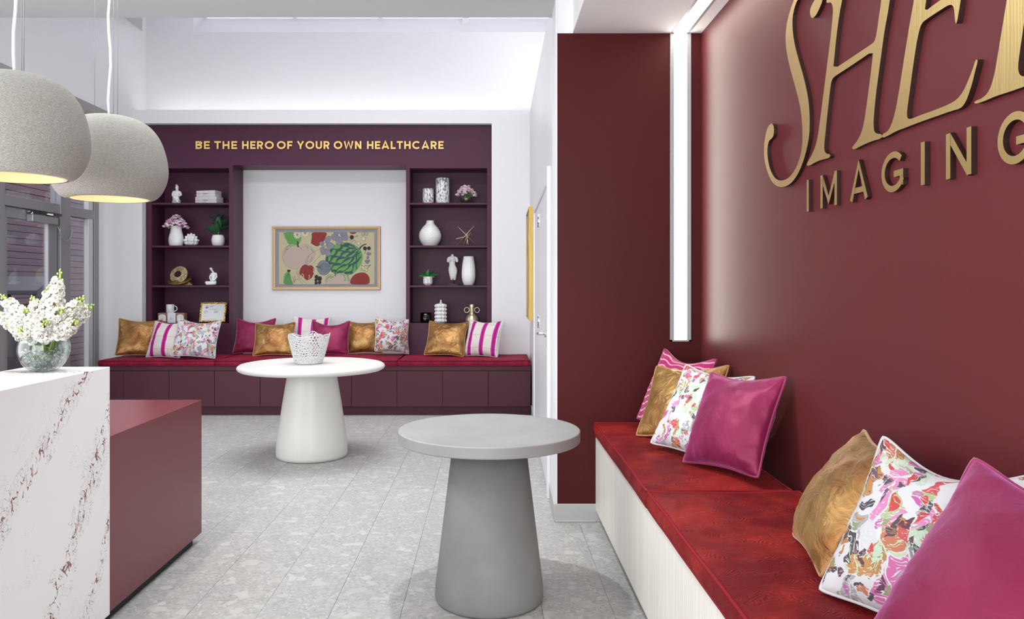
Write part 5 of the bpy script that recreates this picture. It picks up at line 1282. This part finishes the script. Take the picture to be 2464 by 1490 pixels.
# ------------------------------------------------------------------ flower bowl on the desk
VXW, VYW, VZW = -1.735, 3.00, 1.0655
t = thing('flower_bowl', 'round clear glass bowl of white stock flowers on the quartz counter', 'vase', (VXW, VYW, VZW))
rb_ = .094; ga = [(rb_ * math.sin(R(a)), .085 - rb_ * math.cos(R(a))) for a in range(28, 139, 6)]
ga = [(.001, .0015)] + [(r, max(.0005, z)) for r, z in ga]
inner = [(max(.001, r * .955), z * .96 + .0065) for r, z in ga][::-1]
MB().lathe(ga + inner, 64, cap=False).build('bowl', 'bowl_glass', t)
rnd = random.Random(21)
cr = MB()
for i in range(480):
    a = rnd.uniform(0, 2 * PI); z = rnd.uniform(.012, .082); rm = math.sqrt(max(0, (rb_ * .90) ** 2 - (z - .085) ** 2)) - .010; q = rm * math.sqrt(rnd.random())
    c = Vector((q * math.cos(a), q * math.sin(a), z)); s = rnd.uniform(.0042, .0078)
    M = Matrix.Translation(c) @ Matrix.Rotation(rnd.uniform(0, 6), 4, (rnd.random(), rnd.random(), rnd.random() + .1)) @ Matrix.Diagonal((s, s * rnd.uniform(.6, 1), s * rnd.uniform(.7, 1.2), 1))
    cr.add([(1, 0, 0), (-1, 0, 0), (0, 1, 0), (0, -1, 0), (0, 0, 1), (0, 0, -1)], [(0, 2, 4), (2, 1, 4), (1, 3, 4), (3, 0, 4), (2, 0, 5), (1, 2, 5), (3, 1, 5), (0, 3, 5)], 0, False, M)
o = cr.build('acrylic_crystals', 'crystal'); o.location = (VXW, VYW, VZW); tag(o, 'heap of clear acrylic crystals in the bottom of the round glass bowl', 'crystals', kind='stuff')
# one floret: ruffled petals
def floret_mesh(seed):
    rnd = random.Random(seed); m = MB()
    for layer, (n, L_, el, W_) in enumerate(((5, .0185, 18, .017), (5, .014, 48, .013), (3, .009, 72, .009))):
        for k in range(n):
            az = 2 * PI * k / n + layer * .6 + rnd.uniform(-.2, .2); e = R(el + rnd.uniform(-10, 10)); vs = []; fs = []
            for i in range(5):
                s = i / 4
                for j in range(5):
                    u = -1 + j / 2; wd = W_ * (.25 + .75 * math.sin(s * PI * .62)) * .5
                    vs.append((L_ * s * (1 - .12 * u * u * s), u * wd, .003 * s * math.sin(u * 4 + k) - .004 * s * s * (layer == 0) + .0025 * rnd.uniform(-1, 1) * s))
            for i in range(4):
                for j in range(4): fs.append((i * 5 + j, i * 5 + j + 1, (i + 1) * 5 + j + 1, (i + 1) * 5 + j))
            m.add(vs, fs, 0, True, Matrix.Rotation(az, 4, 'Z') @ Matrix.Rotation(-e, 4, 'Y'))
    return m.mesh('floret', ['petal_white'])
FL = [floret_mesh(i) for i in range(4)]
def wpt(px, py, dy=0): d = VYW + dy; return Vector(((px - VX) * d / F - VXW, dy, CAMZ + (VY - py) * d / F - VZW))
stems = (((145, 652), .00, 26), ((118, 690), .05, 20), ((222, 735), .02, 22), ((200, 715), -.03, 18), ((5, 712), .0, 24), ((-12, 755), .04, 20), ((20, 775), -.06, 20), ((78, 716), .03, 14), ((60, 745), -.07, 22), ((150, 745), -.08, 24), ((185, 775), -.06, 22), ((110, 775), -.10, 22), ((50, 795), -.09, 20))
for si, (tip, dy, nf) in enumerate(stems):
    rnd = random.Random(100 + si); tipv = wpt(*tip, dy)
    t = thing('stock_flower', {0: 'tallest white stock flower stem, rising above the others in the glass bowl', 2: 'white stock flower stem reaching farthest right over the bowl rim', 4: 'white stock flower stem with an upturned tip, cut by the left picture edge', 5: 'low white stock flower stem reaching farthest out of the picture at left', 7: 'slender white stock flower stem of bare buds left of the tallest one'}.get(si, 'shorter white stock flower stem in the middle of the glass bowl'), 'flower', (VXW, VYW, VZW), 0, 'white stock flower stems in the glass bowl')
    a0 = rnd.uniform(0, 2 * PI); p0 = Vector((.03 * math.cos(a0), .03 * math.sin(a0), .05)); nk = Vector((tipv.x * .22, tipv.y * .4, .155))
    pth = []
    for i in range(15):
        s = i / 14; pth.append(p0 * (1 - s) ** 2 + nk * 2.0 * s * (1 - s) + tipv * s * s)
    MB().tube([tuple(p) for p in pth], [.0042 - .0026 * i / 14 for i in range(15)], 6).build('stem', 'stem_green', t)
    def pt(s): i = min(13, int(s * 14)); f = s * 14 - i; return pth[i].lerp(pth[i + 1], f)
    lo = .50
    for k in range(nf):
        s = lo + (.92 - lo) * (k + .5) / nf; c = pt(s); d = (pt(min(1, s + .03)) - pt(s - .03)).normalized()
        side = d.orthogonal().normalized(); side.rotate(Matrix.Rotation(k * 2.4 + si, 3, d))
        out = (side + d * .25).normalized(); c = c + out * (.016 + .018 * (1 - (s - lo) / .4) * rnd.uniform(.6, 1.2))
        o = put('floret', FL[k % 4], t); q = Vector((0, 0, 1)).rotation_difference(out)
        o.matrix_local = Matrix.Translation(c) @ q.to_matrix().to_4x4() @ Matrix.Rotation(rnd.uniform(0, 6), 4, 'Z') @ Matrix.Scale(rnd.uniform(.85, 1.15) * (1.32 - .45 * (s - lo) / .4), 4)
    bd = MB()
    for k in range(8):
        s = .91 + .09 * k / 7; c = pt(min(.999, s)); d = (pt(min(1, s)) - pt(s - .05)).normalized(); side = d.orthogonal().normalized(); side.rotate(Matrix.Rotation(k * 2.4, 3, d))
        e = c + side * (.012 * (1.2 - (s - .91) / .09)) + d * .006; r_ = .0045 * (1.1 - .5 * (s - .91) / .09)
        bd.tube([tuple(c), tuple(e)], .0011, 5); bd.ball(tuple(e), r_, 7, 5, sc=(1, 1, 1.4))
    bd.build('buds', 'bud_green', t)
    lfm = leaf(.075, .022, .3, .2).mesh('leaf', ['stock_leaf'])
    for k in range(2):
        o = put('leaf', lfm, t); o.matrix_local = Matrix.Translation(pt(.10 + .10 * k)) @ Matrix.Rotation(a0 + k * 2.2, 4, 'Z') @ Matrix.Rotation(R(20 + 25 * k), 4, 'X') @ Matrix.Scale(.8, 4)
